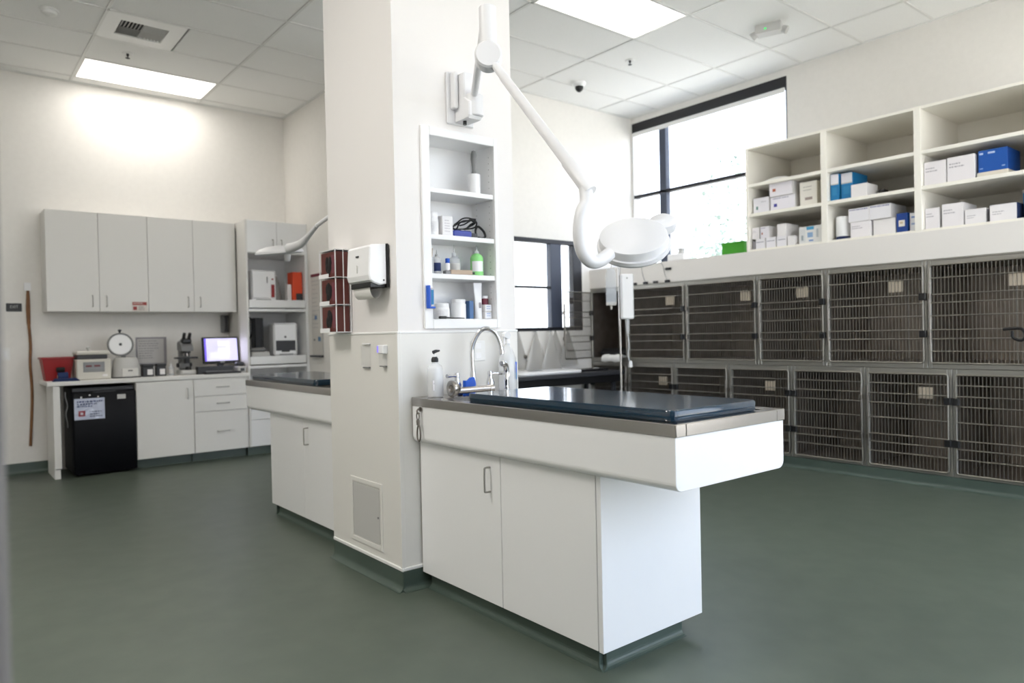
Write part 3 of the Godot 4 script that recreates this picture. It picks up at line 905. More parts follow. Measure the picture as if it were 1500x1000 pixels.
func sink_things() -> void:
	var y := 0.966
	# gooseneck tap
	var t := thing("sink_tap", "chrome gooseneck tap with two lever handles against the column", "tap", Vector3(2.185, y, -3.03))
	obj("spout", tube(S(), smooth_path([Vector3(0, 0.12, 0), Vector3(-0.003, 0.22, 0), Vector3(0.005, 0.275, 0.01), Vector3(0.032, 0.325, 0.03), Vector3(0.066, 0.336, 0.05), Vector3(0.1, 0.31, 0.07), Vector3(0.118, 0.265, 0.082), Vector3(0.125, 0.225, 0.085)], 5), 0.012, 12), M.chrome, t)
	obj("aerator", lathe(S(), [Vector2(0, 0), Vector2(0.013, 0), Vector2(0.0145, 0.012), Vector2(0.012, 0.028), Vector2(0.0105, 0.03)], 14, Vector3(0.126, 0.2, 0.085)), M.chrome, t)
	obj("pedestal", lathe(S(), [Vector2(0, 0), Vector2(0.03, 0), Vector2(0.03, 0.006), Vector2(0.02, 0.018), Vector2(0.021, 0.05), Vector2(0.017, 0.08), Vector2(0.0125, 0.125), Vector2(0, 0.125)], 18), M.chrome, t)
	obj("bridge", bx(-0.13, 0.14, 0, 0.012, -0.022, 0.022, 0.005), M.chrome, t)
	for s in [[-0.1, -1], [0.112, 1]]:
		var h := obj("handle", lathe(S(), [Vector2(0, 0.01), Vector2(0.027, 0.012), Vector2(0.021, 0.03), Vector2(0.023, 0.052), Vector2(0.016, 0.07), Vector2(0.012, 0.09), Vector2(0.015, 0.1), Vector2(0.011, 0.113), Vector2(0, 0.116)], 16, Vector3(s[0], 0, 0)), M.chrome, t)
		obj("lever", tube(S(), [Vector3(s[0], 0.098, 0), Vector3(s[0] + s[1] * 0.03, 0.1, 0.006), Vector3(s[0] + s[1] * 0.07, 0.1, 0.014)], [0.009, 0.0075, 0.011], 10), M.chrome, h)
	# side sprayer
	t = thing("side_sprayer", "chrome side sprayer standing right of the gooseneck tap", "sprayer", Vector3(2.362, y, -2.975))
	obj("base", lathe(S(), [Vector2(0, 0), Vector2(0.026, 0), Vector2(0.024, 0.008), Vector2(0.014, 0.016), Vector2(0.013, 0.035), Vector2(0.0, 0.035)], 16), M.chrome, t)
	obj("wand", tube(S(), smooth_path([Vector3(0, 0.03, 0), Vector3(0, 0.07, 0), Vector3(0.002, 0.11, 0), Vector3(-0.006, 0.138, 0.004), Vector3(-0.028, 0.152, 0.012), Vector3(-0.042, 0.15, 0.016)], 4), [0.013, 0.013, 0.013, 0.0135, 0.014, 0.0142, 0.0145, 0.0148, 0.015, 0.0152, 0.0155, 0.0156, 0.0157, 0.0158, 0.0158, 0.0158, 0.0157, 0.0157, 0.0157, 0.015, 0.014], 12), M.chrome, t)
	obj("trigger", tube(S(), [Vector3(0.012, 0.128, 0), Vector3(0.022, 0.1, -0.002), Vector3(0.02, 0.08, -0.002)], 0.004, 8), M.chrome, t)
	# steel drain fitting
	t = thing("drain_tube", "stainless steel drain tube with round flange lying behind the pad", "drain tube", Vector3(1.985, y + 0.042, -2.945))
	turned_part(t, "flange", [Vector2(0, 0.02), Vector2(0.014, 0.018), Vector2(0.02, 0.004), Vector2(0.034, 0.0), Vector2(0.041, 0.004), Vector2(0.042, 0.012), Vector2(0.038, 0.03), Vector2(0.02, 0.05), Vector2(0.0, 0.05)], M.steel)
	obj("pipe", cyl(S(), Vector3(0.03, -0.012, 0), Vector3(0.262, -0.012, 0), 0.017, -1, 16, 0.002), M.steel, t)
	obj("collar", cyl(S(), Vector3(0.236, -0.012, 0), Vector3(0.266, -0.012, 0), 0.02, -1, 16, 0.003), M.steel, t)
	# soap
	t = thing("soap_bottle", "clear soap bottle with black pump on the table end", "bottle", Vector3(1.953, y, -3.03))
	obj("body", lathe(S(), [Vector2(0, 0), Vector2(0.036, 0), Vector2(0.04, 0.006), Vector2(0.04, 0.14), Vector2(0.034, 0.155), Vector2(0.016, 0.168), Vector2(0.014, 0.175), Vector2(0, 0.175)], 20), M.clear_plastic, t)
	obj("liquid_soap", lathe(S(), [Vector2(0, 0.002), Vector2(0.035, 0.004), Vector2(0.0375, 0.008), Vector2(0.0375, 0.12), Vector2(0, 0.12)], 18), M.white_plastic, t)
	obj("collar", lathe(S(), [Vector2(0, 0.174), Vector2(0.018, 0.174), Vector2(0.018, 0.19), Vector2(0.012, 0.2), Vector2(0, 0.2)], 14), M.black_plastic, t)
	obj("pump", tube(S(), [Vector3(0, 0.2, 0), Vector3(0, 0.216, 0)], 0.004, 8), M.white_plastic, t)
	obj("nozzle", tube(S(), [Vector3(-0.01, 0.222, 0), Vector3(0.006, 0.228, 0.002), Vector3(0.026, 0.23, 0.006)], [0.009, 0.008, 0.004], 10), M.black_plastic, t)
	printed("paper_label", t, Vector3(-0.032, 0.035, 0.0292), Vector3(0.04, 0, 0.0095), Vector3(0, 0.05, 0), M.print_lines)
	# sponge
	t = thing("sponge", "bright blue sponge beside the tap handle", "sponge", Vector3(2.13, y, -2.985))
	X = Transform3D(Basis(UP, 0.1), Vector3.ZERO)
	obj("foam", extrude(S(), PackedVector2Array([Vector2(-0.038, 0), Vector2(0.034, 0), Vector2(0.036, 0.06), Vector2(0.026, 0.09), Vector2(0.008, 0.088), Vector2(-0.01, 0.074), Vector2(-0.036, 0.075)]), -0.012, 0.012, false, 0.003), M.blue_plastic, t)
	X = Transform3D()
	# spray bottle
	t = thing("spray_bottle", "clear spray bottle with white trigger behind the pad corner", "spray bottle", Vector3(2.447, y, -3.068))
	obj("body", lathe(S(), [Vector2(0, 0), Vector2(0.046, 0), Vector2(0.05, 0.006), Vector2(0.05, 0.14), Vector2(0.046, 0.175), Vector2(0.028, 0.225), Vector2(0.014, 0.245), Vector2(0.013, 0.26), Vector2(0, 0.26)], 20), M.clear_plastic, t)
	obj("cap", lathe(S(), [Vector2(0, 0.255), Vector2(0.017, 0.255), Vector2(0.016, 0.28), Vector2(0, 0.28)], 14), M.white_plastic, t)
	X = Transform3D(Basis(UP, 0.5), Vector3(0, 0.28, 0))
	obj("trigger_head", extrude(S(), PackedVector2Array([Vector2(-0.055, 0.012), Vector2(-0.055, 0.028), Vector2(-0.01, 0.04), Vector2(0.03, 0.03), Vector2(0.034, 0.012), Vector2(0.014, 0), Vector2(-0.012, 0)]), -0.01, 0.01, false, 0.002), M.white_plastic, t)
	obj("trigger", tube(S(), [Vector3(-0.036, 0.014, 0), Vector3(-0.044, -0.006, 0), Vector3(-0.04, -0.03, 0)], [0.005, 0.005, 0.004], 8), M.white_plastic, t)
	X = Transform3D()
	obj("paper_label", bx(0.012, 0.03, 0.06, 0.155, 0.0415, 0.0435, 0.001), M.teal_card, t)
	obj("label_panel", bx(0.013, 0.029, 0.1, 0.153, 0.0435, 0.0442), M.blue_plastic, t)
	# socket plate
	t = thing("wall_outlet", "white double socket plate on the column behind the tap", "outlet", Vector3(2.292, 1.185, -3.13))
	obj("plate", bx(-0.048, 0.048, -0.055, 0.055, 0, 0.006, 0.003), M.trim_white, t)
	for s in [-1, 1]: obj("socket", bx(-0.018, 0.018, s * 0.026 - 0.016, s * 0.026 + 0.016, 0.006, 0.0075, 0.001), M.white_plastic, t)
	# carabiner on a hook
	t = thing("leash_hook", "steel eye hook on the table apron beside the column", "hook", Vector3(1.868, 0.905, -3.035))
	obj("eye", tube(S(), smooth_path([Vector3(0.004, 0.006, 0), Vector3(-0.012, 0.008, 0), Vector3(-0.022, 0, 0.002), Vector3(-0.02, -0.012, 0.003), Vector3(-0.01, -0.012, 0.002)], 4), 0.0045, 8), M.dull_steel, t)
	obj("rose", cyl(S(), Vector3(0, 0.006, 0), Vector3(-0.005, 0.006, 0), 0.012, -1, 14), M.dull_steel, t)
	t = thing("carabiner", "steel snap clip hanging from the eye hook", "clip", Vector3(1.851, 0.885, -3.035))
	obj("swivel", lathe(S(), [Vector2(0, -0.052), Vector2(0.008, -0.05), Vector2(0.009, -0.03), Vector2(0.006, -0.02), Vector2(0, -0.02)], 10), M.dull_steel, t)
	var ring := []
	for k in 17:
		var a := TAU * k / 16.0
		ring.append(Vector3(0.0, -0.006 + 0.018 * cos(a), 0.012 * sin(a)))
	obj("ring", tube(S(), ring, 0.003, 8), M.dull_steel, t)
	ring = []
	for k in 25:
		var a := TAU * k / 24.0
		ring.append(Vector3(0.002, -0.09 + 0.04 * cos(a), 0.002 + 0.015 * sin(a) * (1.0 - 0.2 * cos(a))))
	obj("snap_ring", tube(S(), ring, 0.0042, 8), M.dull_steel, t)

func turned_part(t: Node, called: String, prof: Array, m: Material) -> void:
	obj(called, turned(S(), prof, Vector3.ZERO, Vector3(1, 0, 0), 24), m, t)

# ------------------------------------------------------------------ surgical lamps
func exam_lamp() -> void:
	var t := thing("exam_lamp", "large white jointed examination lamp above the near table", "exam lamp", Vector3.ZERO)
	obj("wall_plate", bx(2.122, 2.292, 2.378, 2.648, -3.135, -3.118, 0.005), M.lamp_white, t)
	obj("plate_channel", bx(2.14, 2.166, 2.45, 2.64, -3.12, -3.075, 0.006), M.lamp_white, t)
	var p := PackedVector2Array([Vector2(-3.118, 2.385), Vector2(-3.0, 2.385), Vector2(-2.99, 2.4), Vector2(-2.99, 2.47), Vector2(-3.03, 2.5), Vector2(-3.03, 2.63), Vector2(-3.118, 2.63)])
	X = Transform3D(Basis(Vector3(0, 0, 1), UP, Vector3(-1, 0, 0)), Vector3.ZERO)
	var b := obj("bracket", extrude(S(), p, -2.255, -2.168, false, 0.006), M.lamp_white, t)
	X = Transform3D()
	obj("swivel_hub", cyl(S(), Vector3(2.222, 2.4, -3.02), Vector3(2.222, 2.515, -3.02), 0.048, -1, 24, 0.006), M.lamp_white, t)
	obj("screw", cyl(S(), Vector3(2.2, 2.5, -2.995), Vector3(2.2, 2.5, -2.987), 0.005, -1, 10), M.mid_grey, b)
	obj("screw", cyl(S(), Vector3(2.2, 2.44, -2.992), Vector3(2.2, 2.44, -2.985), 0.005, -1, 10), M.mid_grey, b)
	obj("switch", cyl(S(), Vector3(2.19, 2.365, -3.06), Vector3(2.19, 2.388, -3.06), 0.01, -1, 12), M.black_plastic, t)
	var k := Vector3(1.731, 2.363, -2.25)
	obj("extension_arm", tube(S(), [Vector3(2.225, 2.51, -3.02), Vector3(2.1, 2.512, -2.83), Vector3(1.745, 2.5, -2.29)], 0.019, 14), M.lamp_white, t)
	obj("post", cyl(S(), Vector3(k.x, 2.41, k.z), Vector3(k.x, 2.558, k.z), 0.034, -1, 22, 0.004), M.lamp_white, t)
	var vw := (Vector3(0, 1.27, 0) - k)
	vw.y = 0
	vw = vw.normalized()
	obj("knuckle", cyl(S(), k + vw * 0.036, k - vw * 0.036, 0.054, -1, 28, 0.007), M.lamp_white, t)
	obj("knuckle_neck", cyl(S(), k, Vector3(k.x, 2.415, k.z), 0.033, -1, 18), M.lamp_white, t)
	var e := Vector3(1.818, 1.774, -1.8)
	var d := (e - k).normalized()
	obj("spring_arm", tube(S(), [k + d * 0.045, k + d * 0.12, k + d * 0.122, k + d * 0.6, k + d * 0.602, e + d * 0.01], [0.016, 0.016, 0.018, 0.021, 0.024, 0.026], 16), M.lamp_white, t)
	# yoke and head
	var hc := Vector3(2.05, 1.607, -1.8)
	var tocam := (Vector3(0, 1.27, 0) - hc).normalized()
	var nrm := (tocam * 0.61 + UP * 0.79).normalized()
	var rim := Vector3(1.878, 1.548, -1.79)
	obj("yoke", tube(S(), smooth_path([e - d * 0.02, e + Vector3(-0.012, -0.045, 0), Vector3(1.782, 1.69, -1.8), Vector3(1.769, 1.62, -1.8), Vector3(1.782, 1.555, -1.8), Vector3(1.822, 1.521, -1.797), Vector3(1.862, 1.527, -1.79), rim + Vector3(0.03, 0.005, 0)], 5), 0.024, 16), M.lamp_white, t)
	obj("head_shell", turned(S(), [Vector2(0, 0.034), Vector2(0.06, 0.033), Vector2(0.118, 0.03), Vector2(0.125, 0.027), Vector2(0.127, 0.02), Vector2(0.128, -0.004), Vector2(0.136, -0.006), Vector2(0.137, -0.02), Vector2(0.13, -0.03), Vector2(0.11, -0.034), Vector2(0, -0.034)], hc, nrm, 40), M.lamp_white, t)
	obj("lens", turned(S(), [Vector2(0.0, -0.0345), Vector2(0.104, -0.0345), Vector2(0.1, -0.039), Vector2(0.0, -0.042)], hc, nrm, 32), M.clear_plastic, t)
	var side := Vector3(0.77, 0, 0.63).normalized()
	side = (side - nrm * side.dot(nrm)).normalized()
	var upv := nrm.cross(side)
	if upv.y < 0: upv = -upv
	var hd := hc + side * 0.125 + upv * 0.1 + nrm * -0.004
	obj("handle_arm", tube(S(), [hc + side * 0.085 + upv * 0.08, hd], [0.026, 0.03], 12), M.lamp_white, t)
	obj("handle_knob", turned(S(), [Vector2(0, 0.026), Vector2(0.04, 0.025), Vector2(0.05, 0.018), Vector2(0.053, 0.0), Vector2(0.049, -0.018), Vector2(0.03, -0.024), Vector2(0, -0.024)], hd, nrm, 26), M.lamp_white, t)
	obj("grip", tube(S(), [hd - nrm * 0.02 - upv * 0.03, hd - nrm * 0.07 - upv * 0.05], [0.013, 0.015], 12), M.frame_slate, t, "blue grip under the lamp head")
	# lamp on the far side of the column
	t = thing("exam_lamp", "white examination lamp over the far table behind the column", "exam lamp", Vector3.ZERO)
	obj("wall_plate", bx(2.1, 2.26, 2.05, 2.3, -3.926, -3.91, 0.005), M.lamp_white, t)
	obj("hub", cyl(S(), Vector3(2.18, 2.1, -3.96), Vector3(2.18, 2.24, -3.96), 0.04, -1, 18, 0.006), M.lamp_white, t)
	obj("extension_arm", tube(S(), [Vector3(2.18, 2.17, -3.96), Vector3(2.02, 2.08, -4.2), Vector3(1.96, 2.0, -4.4)], 0.013, 12), M.lamp_white, t)
	obj("lower_arm", tube(S(), smooth_path([Vector3(1.96, 2.0, -4.4), Vector3(1.99, 1.963, -4.6), Vector3(1.99, 1.92, -4.75), Vector3(1.97, 1.905, -4.9)], 4), [0.014, 0.014, 0.014, 0.016, 0.018, 0.02, 0.023, 0.026, 0.028, 0.03, 0.032, 0.034, 0.036], 12), M.lamp_white, t)
	hc = Vector3(1.97, 1.9, -5.08)
	nrm = Vector3(-0.12, 1, 0.06).normalized()
	obj("head_shell", turned(S(), [Vector2(0, 0.045), Vector2(0.08, 0.04), Vector2(0.14, 0.024), Vector2(0.165, 0.004), Vector2(0.168, -0.01), Vector2(0.15, -0.02), Vector2(0, -0.024)], hc, nrm, 32), M.lamp_white, t)
	obj("handle_knob", cyl(S(), hc + Vector3(0.03, -0.02, 0.07), hc + Vector3(0.03, -0.075, 0.07), 0.024, 0.02, 16, 0.006), M.lamp_white, t)

# ------------------------------------------------------------------ lab bench on the far wall
func pull(parent: Node, at: Vector3, length: float, upright: bool) -> void:
	var v := UP if upright else Vector3(1, 0, 0)
	var a := at - v * length / 2
	var b := at + v * length / 2
	obj("handle", tube(S(), smooth_path([a, a + Vector3(0, 0, 0.024) + v * 0.004, a + Vector3(0, 0, 0.028) + v * 0.016, b + Vector3(0, 0, 0.028) - v * 0.016, b + Vector3(0, 0, 0.024) - v * 0.004, b], 3), 0.005, 8), M.handle_metal, parent)

func lab_bench() -> void:
	var zw := -8.52
	# upper cabinets: two units of two doors
	for u in 2:
		var x0 := 0.877 + u * 0.8965
		var x1 := x0 + 0.8955
		var t := thing("wall_cabinet", ["pale grey two door wall cabinet above the fridge", "pale grey two door wall cabinet next to the tall cabinet"][u], "cabinet", Vector3.ZERO, "wall cabinets")
		obj("carcass", bx(x0, x1, 1.587, 2.572, zw, -8.2, 0.001), M.laminate, t)
		for d in 2:
			var a := x0 + d * 0.4478 + 0.0015
			var o := obj("door", bx(a, a + 0.4447, 1.585, 2.572, -8.199, -8.18, 0.0015), M.laminate, t)
			pull(o, Vector3(a + (0.385 if d == 0 else 0.06), 1.69, -8.18), 0.11, true)
	var w := thing("warning_sign", "small red and white warning sign on the wall cabinet", "sign", Vector3(1.615, 1.588, -8.179))
	printed("sign_face", w, Vector3(0, 0, 0.0012), Vector3(0.145, 0, 0), Vector3(0, 0.1, 0), M.print_warning)
	obj("sign_plate", bx(0, 0.145, 0, 0.1, 0, 0.001), M.white_card, w)
	# worktop and end panel
	var t := thing("worktop", "light laminate worktop on the lab bench", "worktop", Vector3.ZERO)
	obj("slab", bx(0.83, 2.684, 0.876, 0.915, zw + 0.003, -7.885, 0.003), M.laminate, t)
	obj("end_panel", bx(0.876, 0.926, 0.0, 0.876, zw + 0.12, -7.925, 0.002), M.laminate, t)
	obj("edge_strip", bx(0.876, 0.933, 0.1, 0.875, -7.925, -7.9, 0.002), M.laminate, t)
	# base cabinets
	t = thing("base_cabinet", "pale base cabinet with one door beside the fridge", "cabinet", Vector3.ZERO)
	obj("carcass", bx(1.575, 2.116, 0.1, 0.8755, zw + 0.01, -7.92, 0.001), M.laminate, t)
	var o := obj("door", bx(1.578, 2.113, 0.102, 0.868, -7.919, -7.9, 0.0015), M.laminate, t)
	pull(o, Vector3(2.055, 0.73, -7.9), 0.11, true)
	obj("toe_kick", bx(1.58, 2.11, 0, 0.1, zw + 0.05, -8.02), M.cove_vinyl, t)
	t = thing("drawer_cabinet", "pale base cabinet with three drawers under the monitor", "cabinet", Vector3.ZERO)
	obj("carcass", bx(2.118, 2.683, 0.1, 0.8755, zw + 0.01, -7.92, 0.001), M.laminate, t)
	for d in [[0.692, 0.868], [0.53, 0.684], [0.102, 0.521]]:
		o = obj("drawer", bx(2.121, 2.662, d[0], d[1], -7.919, -7.9, 0.0015), M.laminate, t)
		pull(o, Vector3(2.41, minf((d[0] + d[1]) / 2, d[1] - 0.06), -7.9), 0.125, false)
	obj("toe_kick", bx(2.12, 2.68, 0, 0.1, zw + 0.05, -8.02), M.cove_vinyl, t)
	# tall cabinet with open bays
	t = thing("tall_cabinet", "tall white cabinet with open equipment bays in the corner", "cabinet", Vector3.ZERO)
	var x0 := 2.686
	var x1 := 3.388
	obj("side_panel", bx(x0, x0 + 0.022, 0.1, 2.582, zw, -7.9, 0.001), M.laminate, t)
	obj("side_panel", bx(x1 - 0.03, x1, 0.1, 2.582, zw, -7.9, 0.001), M.table_white, t)
	obj("back_panel", bx(x0 + 0.022, x1 - 0.03, 0.1, 2.57, zw + 0.002, zw + 0.012), M.table_white, t)
	obj("top_panel", bx(x0 + 0.022, x1 - 0.03, 2.56, 2.582, zw + 0.012, -7.92), M.laminate, t)
	obj("fixed_shelf", bx(x0 + 0.022, x1 - 0.03, 2.225, 2.243, zw + 0.012, -7.93), M.table_white, t)
	for d in 2:
		var a := x0 + 0.002 + d * 0.35
		o = obj("door", bx(a, a + 0.346, 2.23, 2.58, -7.919, -7.9, 0.0015), M.table_white, t)
		pull(o, Vector3(a + (0.3 if d == 0 else 0.047), 2.33, -7.9), 0.1, true)
	for y in [1.61, 0.985]:
		obj("fixed_shelf", bx(x0 + 0.022, x1 - 0.03, y - 0.03, y, zw + 0.012, -7.905, 0.001), M.table_white, t)
		var tr := obj("pull_out_tray", bx(x0 + 0.03, x1 - 0.04, y + 0.078, y + 0.094, zw + 0.05, -7.92, 0.001), M.table_white, t)
		obj("tray_front", bx(x0 + 0.028, x1 - 0.036, y + 0.012, y + 0.1, -7.92, -7.9, 0.0015), M.table_white, tr)
	obj("fixed_shelf", bx(x0 + 0.022, x1 - 0.03, 0.62, 0.64, zw + 0.012, -7.905), M.table_white, t)
	for d in [[0.395, 0.5], [0.102, 0.388]]:
		obj("drawer", bx(x0 + 0.016, x1 - 0.03, d[0], d[1], -7.919, -7.9, 0.0015), M.table_white, t)
	obj("toe_kick", bx(x0, x1, 0, 0.1, zw + 0.05, -7.97), M.cove_vinyl, t)

func fridge() -> void:
	var t := thing("mini_fridge", "black undercounter fridge under the worktop", "fridge", Vector3(1.3, 0, -8.2))
	obj("body", bx(-0.27, 0.27, 0.02, 0.845, -0.28, 0.24, 0.008), M.fridge_black, t)
	X = Transform3D(Basis(Vector3(1, 0, 0), Vector3(0, 0, -1), UP), Vector3.ZERO)
	var d := obj("door", extrude(S(), rrect(-0.272, 0.272, -0.318, -0.245, 0.022, 5), 0.025, 0.8, true, 0.006), M.fridge_black, t)
	X = Transform3D()
	obj("door_grip", bx(-0.1, 0.1, 0.79, 0.806, 0.27, 0.316, 0.004), M.dark_grey, d)
	obj("control_strip", bx(-0.265, 0.265, 0.806, 0.842, 0.238, 0.25, 0.003), M.dark_grey, t)
	for x in [-0.22, 0.2]: obj("foot", cyl(S(), Vector3(x, 0, 0.2), Vector3(x, 0.022, 0.2), 0.018, -1, 10), M.black_plastic, t)
	obj("badge", bx(0.105, 0.18, 0.722, 0.766, 0.3175, 0.32, 0.001), M.light_grey, t)
	var n := thing("fridge_notice", "crinkled plastic notice with red symbol on the fridge door", "notice", Vector3(1.04, 0.545, -7.8795))
	var st := S()
	var nx := 8
	var ny := 6
	rng.seed = 11
	var g := []
	for j in ny + 1:
		for i in nx + 1: g.append(Vector3(0.255 * i / nx, 0.2 * j / ny, 0.002 + rng.randf() * 0.006))
	for j in ny:
		for i in nx:
			var q := [[i, j], [i + 1, j], [i + 1, j + 1], [i, j + 1]]
			for k in [0, 2, 1, 0, 3, 2]:
				st.set_uv(Vector2(float(q[k][0]) / nx, 1.0 - float(q[k][1]) / ny))
				st.add_vertex(g[q[k][1] * (nx + 1) + q[k][0]])
	obj("sheet", st, M.print_fridge, n)
	for x in [0.06, 0.13, 0.2]: obj("magnet", cyl(S(), Vector3(x, 0.218 + 0.012 * sin(x * 60), -0.0015), Vector3(x, 0.218 + 0.012 * sin(x * 60), 0.006), 0.008, -1, 10), M.chrome, n)
	var c := obj("fridge_cable", tube(S(), smooth_path([Vector3(0.985, 0.81, -7.99), Vector3(0.983, 0.76, -7.975), Vector3(0.999, 0.68, -7.975), Vector3(0.983, 0.6, -7.975), Vector3(0.996, 0.52, -7.985), Vector3(1.0, 0.47, -8.0)], 5), 0.006, 8), M.mid_grey)
	tag(c, "grey cable hanging in the gap left of the fridge", "cord")

func bench_things() -> void:
	var y := 0.915
	var z := -8.15
	# red sharps tray with odds and ends
	var t := thing("red_bin", "open red plastic bin at the left end of the worktop", "bin", Vector3(0.95, y, z - 0.1))
	var st := S()
	for s in [[-1, 0], [1, 0], [0, -1], [0, 1]]:
		var a := Vector3(s[0], 0, s[1])
		var b := Vector3(-s[1], 0, s[0])
		var w0 := 0.1
		var w1 := 0.13
		quad(st, a * w0 + b * w0, a * w0 - b * w0, a * w1 - b * w1 + UP * 0.22, a * w1 + b * w1 + UP * 0.22, a)
		quad(st, a * (w0 - 0.006) + b * w0, a * (w0 - 0.006) - b * w0, a * (w1 - 0.006) - b * w1 + UP * 0.22, a * (w1 - 0.006) + b * w1 + UP * 0.22, -a)
	box(st, Vector3(-0.1, 0, -0.1), Vector3(0.1, 0.006, 0.1))
	obj("bin_body", st, M.red_plastic, t)
	var r := S()
	for s in [-1, 1]:
		box(r, Vector3(-0.138, 0.21, s * 0.131 - 0.007), Vector3(0.138, 0.226, s * 0.131 + 0.007), 0.003)
		box(r, Vector3(s * 0.131 - 0.007, 0.21, -0.124), Vector3(s * 0.131 + 0.007, 0.226, 0.124), 0.003)
	obj("rim", r, M.red_plastic, t)
	t = thing("wrap_roll", "dark bandage roll in front of the red bin", "bandage", Vector3(0.99, y, z + 0.1))
	obj("roll", cyl(S(), Vector3(-0.055, 0.042, 0), Vector3(0.03, 0.042, 0), 0.042, -1, 20, 0.004), M.navy_cloth, t)
	obj("core", cyl(S(), Vector3(-0.057, 0.042, 0), Vector3(0.032, 0.042, 0), 0.016, -1, 14), M.beige_card, t)
	t = thing("stacked_roll", "black roll of wrap lying on the bandage roll", "bandage", Vector3(0.955, y + 0.0845, z + 0.1))
	obj("roll", cyl(S(), Vector3(-0.03, 0.024, 0), Vector3(0.04, 0.024, 0), 0.024, -1, 18, 0.004), M.black_soft, t)
	t = thing("blue_cloth", "folded navy cloth on the worktop corner", "cloth", Vector3(0.98, y, -7.95))
	for k in 3: obj("fold", bx(-0.1 + k * 0.008, 0.12 - k * 0.012, k * 0.009, k * 0.009 + 0.01, -0.045, 0.05 - k * 0.006, 0.004), M.navy_cloth, t)
	# ivory analyser
	t = thing("benchtop_analyser", "ivory bench analyser with dark lid gap and red readouts", "analyser", Vector3(1.235, y, z))
	obj("housing", bx(-0.148, 0.148, 0.0, 0.2, -0.12, 0.14, 0.01), M.ivory, t)
	obj("hinge_block", bx(-0.14, 0.12, 0.2, 0.245, -0.11, 0.125, 0.006), M.dark_grey, t)
	obj("lid", bx(-0.148, 0.14, 0.243, 0.28, -0.12, 0.14, 0.01), M.ivory, t)
	obj("control_panel", bx(-0.092, 0.09, 0.075, 0.172, 0.14, 0.144, 0.002), M.mid_grey, t)
	printed("display", t, Vector3(-0.088, 0.08, 0.1448), Vector3(0.174, 0, 0), Vector3(0, 0.088, 0), M.print_panel)
	obj("name_plate", bx(0.07, 0.115, 0.03, 0.05, 0.14, 0.1425), M.white_card, t)
	obj("knob", lathe(S(), [Vector2(0, 0.279), Vector2(0.014, 0.279), Vector2(0.012, 0.296), Vector2(0.022, 0.304), Vector2(0.02, 0.318), Vector2(0, 0.322)], 14, Vector3(-0.03, 0, 0.05)), M.light_grey, t)
	# haematocrit centrifuge with raised lid
	t = thing("centrifuge", "grey round centrifuge with its disc lid raised", "centrifuge", Vector3(1.535, y, z + 0.02))
	obj("base", lathe(S(), [Vector2(0, 0), Vector2(0.128, 0), Vector2(0.132, 0.008), Vector2(0.122, 0.12), Vector2(0.11, 0.18), Vector2(0.096, 0.205), Vector2(0.09, 0.2), Vector2(0.088, 0.15), Vector2(0, 0.15)], 28), M.light_grey, t)
	obj("foot_ring", lathe(S(), [Vector2(0.126, 0), Vector2(0.136, 0), Vector2(0.136, 0.01), Vector2(0.13, 0.012)], 28), M.dark_grey, t)
	obj("front_panel", bx(-0.06, 0.09, 0.015, 0.098, 0.1, 0.13, 0.004), M.light_grey, t)
	printed("panel_print", t, Vector3(-0.056, 0.019, 0.1308), Vector3(0.142, 0, 0), Vector3(0, 0.075, 0), M.print_centrifuge)
	obj("hinge_arm", bx(-0.02, 0.02, 0.16, 0.24, -0.13, -0.09, 0.006), M.mid_grey, t)
	var lc := Vector3(-0.03, 0.335, -0.08)
	var ln := Vector3(-0.12, 0.16, 1).normalized()
	var lid := obj("lid", turned(S(), [Vector2(0, -0.006), Vector2(0.118, -0.006), Vector2(0.122, 0.0), Vector2(0.12, 0.012), Vector2(0.108, 0.016), Vector2(0.104, 0.008), Vector2(0, 0.008)], lc, ln, 30), M.mid_grey, t)
	obj("lid_disc", turned(S(), [Vector2(0, 0.0085), Vector2(0.1035, 0.0085), Vector2(0.1, 0.012), Vector2(0, 0.013)], lc, ln, 28), M.white_plastic, lid)
	obj("lid_nut", turned(S(), [Vector2(0, 0.02), Vector2(0.012, 0.019), Vector2(0.015, 0.012), Vector2(0, 0.012)], lc, ln, 14), M.dark_grey, lid)
	obj("lid_knob", lathe(S(), [Vector2(0, 0), Vector2(0.01, 0), Vector2(0.009, 0.014), Vector2(0.017, 0.022), Vector2(0.015, 0.034), Vector2(0, 0.037)], 14, lc + Vector3(0, 0.118, -0.02)), M.dark_grey, lid)
	# notice on the wall
	t = thing("wall_notice", "grey framed notice on the wall behind the centrifuge", "notice", Vector3(1.86, 1.03, -8.519))
	obj("backing", bx(-0.152, 0.152, 0, 0.292, 0, 0.005, 0.001), M.grey_card, t)
	printed("sheet", t, Vector3(-0.138, 0.012, 0.0056), Vector3(0.262, 0, 0), Vector3(0, 0.262, 0), M.print_notice)
	# dark stain boxes, bottle
	for k in 2:
		t = thing("stain_rack", ["wider dark jar rack with white label beside the centrifuge", "narrower dark jar rack with white label beside the small bottle"][k], "rack", Vector3([1.73, 1.855][k], y, z + 0.03))
		var w: float = [0.052, 0.044][k]
		obj("block", bx(-w, w, 0, 0.1, -0.05, 0.05, 0.006), M.dark_grey, t)
		obj("cover", bx(-w - 0.004, w + 0.004, 0.1, 0.128, -0.054, 0.054, 0.006), M.black_plastic, t)
		obj("paper_label", bx(w - 0.062, w - 0.012, 0.018, 0.075, 0.05, 0.0515), M.white_card, t)
	squeeze("dropper_bottle", "small clear dropper bottle left of the microscope", Vector3(1.957, y, z + 0.03), 0.026, 0.1, 0.158, M.clear_plastic, M.white_plastic, M.light_grey)
	# microscope
	t = thing("microscope", "grey and black microscope on the worktop", "microscope", Vector3(2.115, y, z))
	obj("foot", bx(-0.075, 0.085, 0, 0.05, -0.11, 0.1, 0.012), M.light_grey, t)
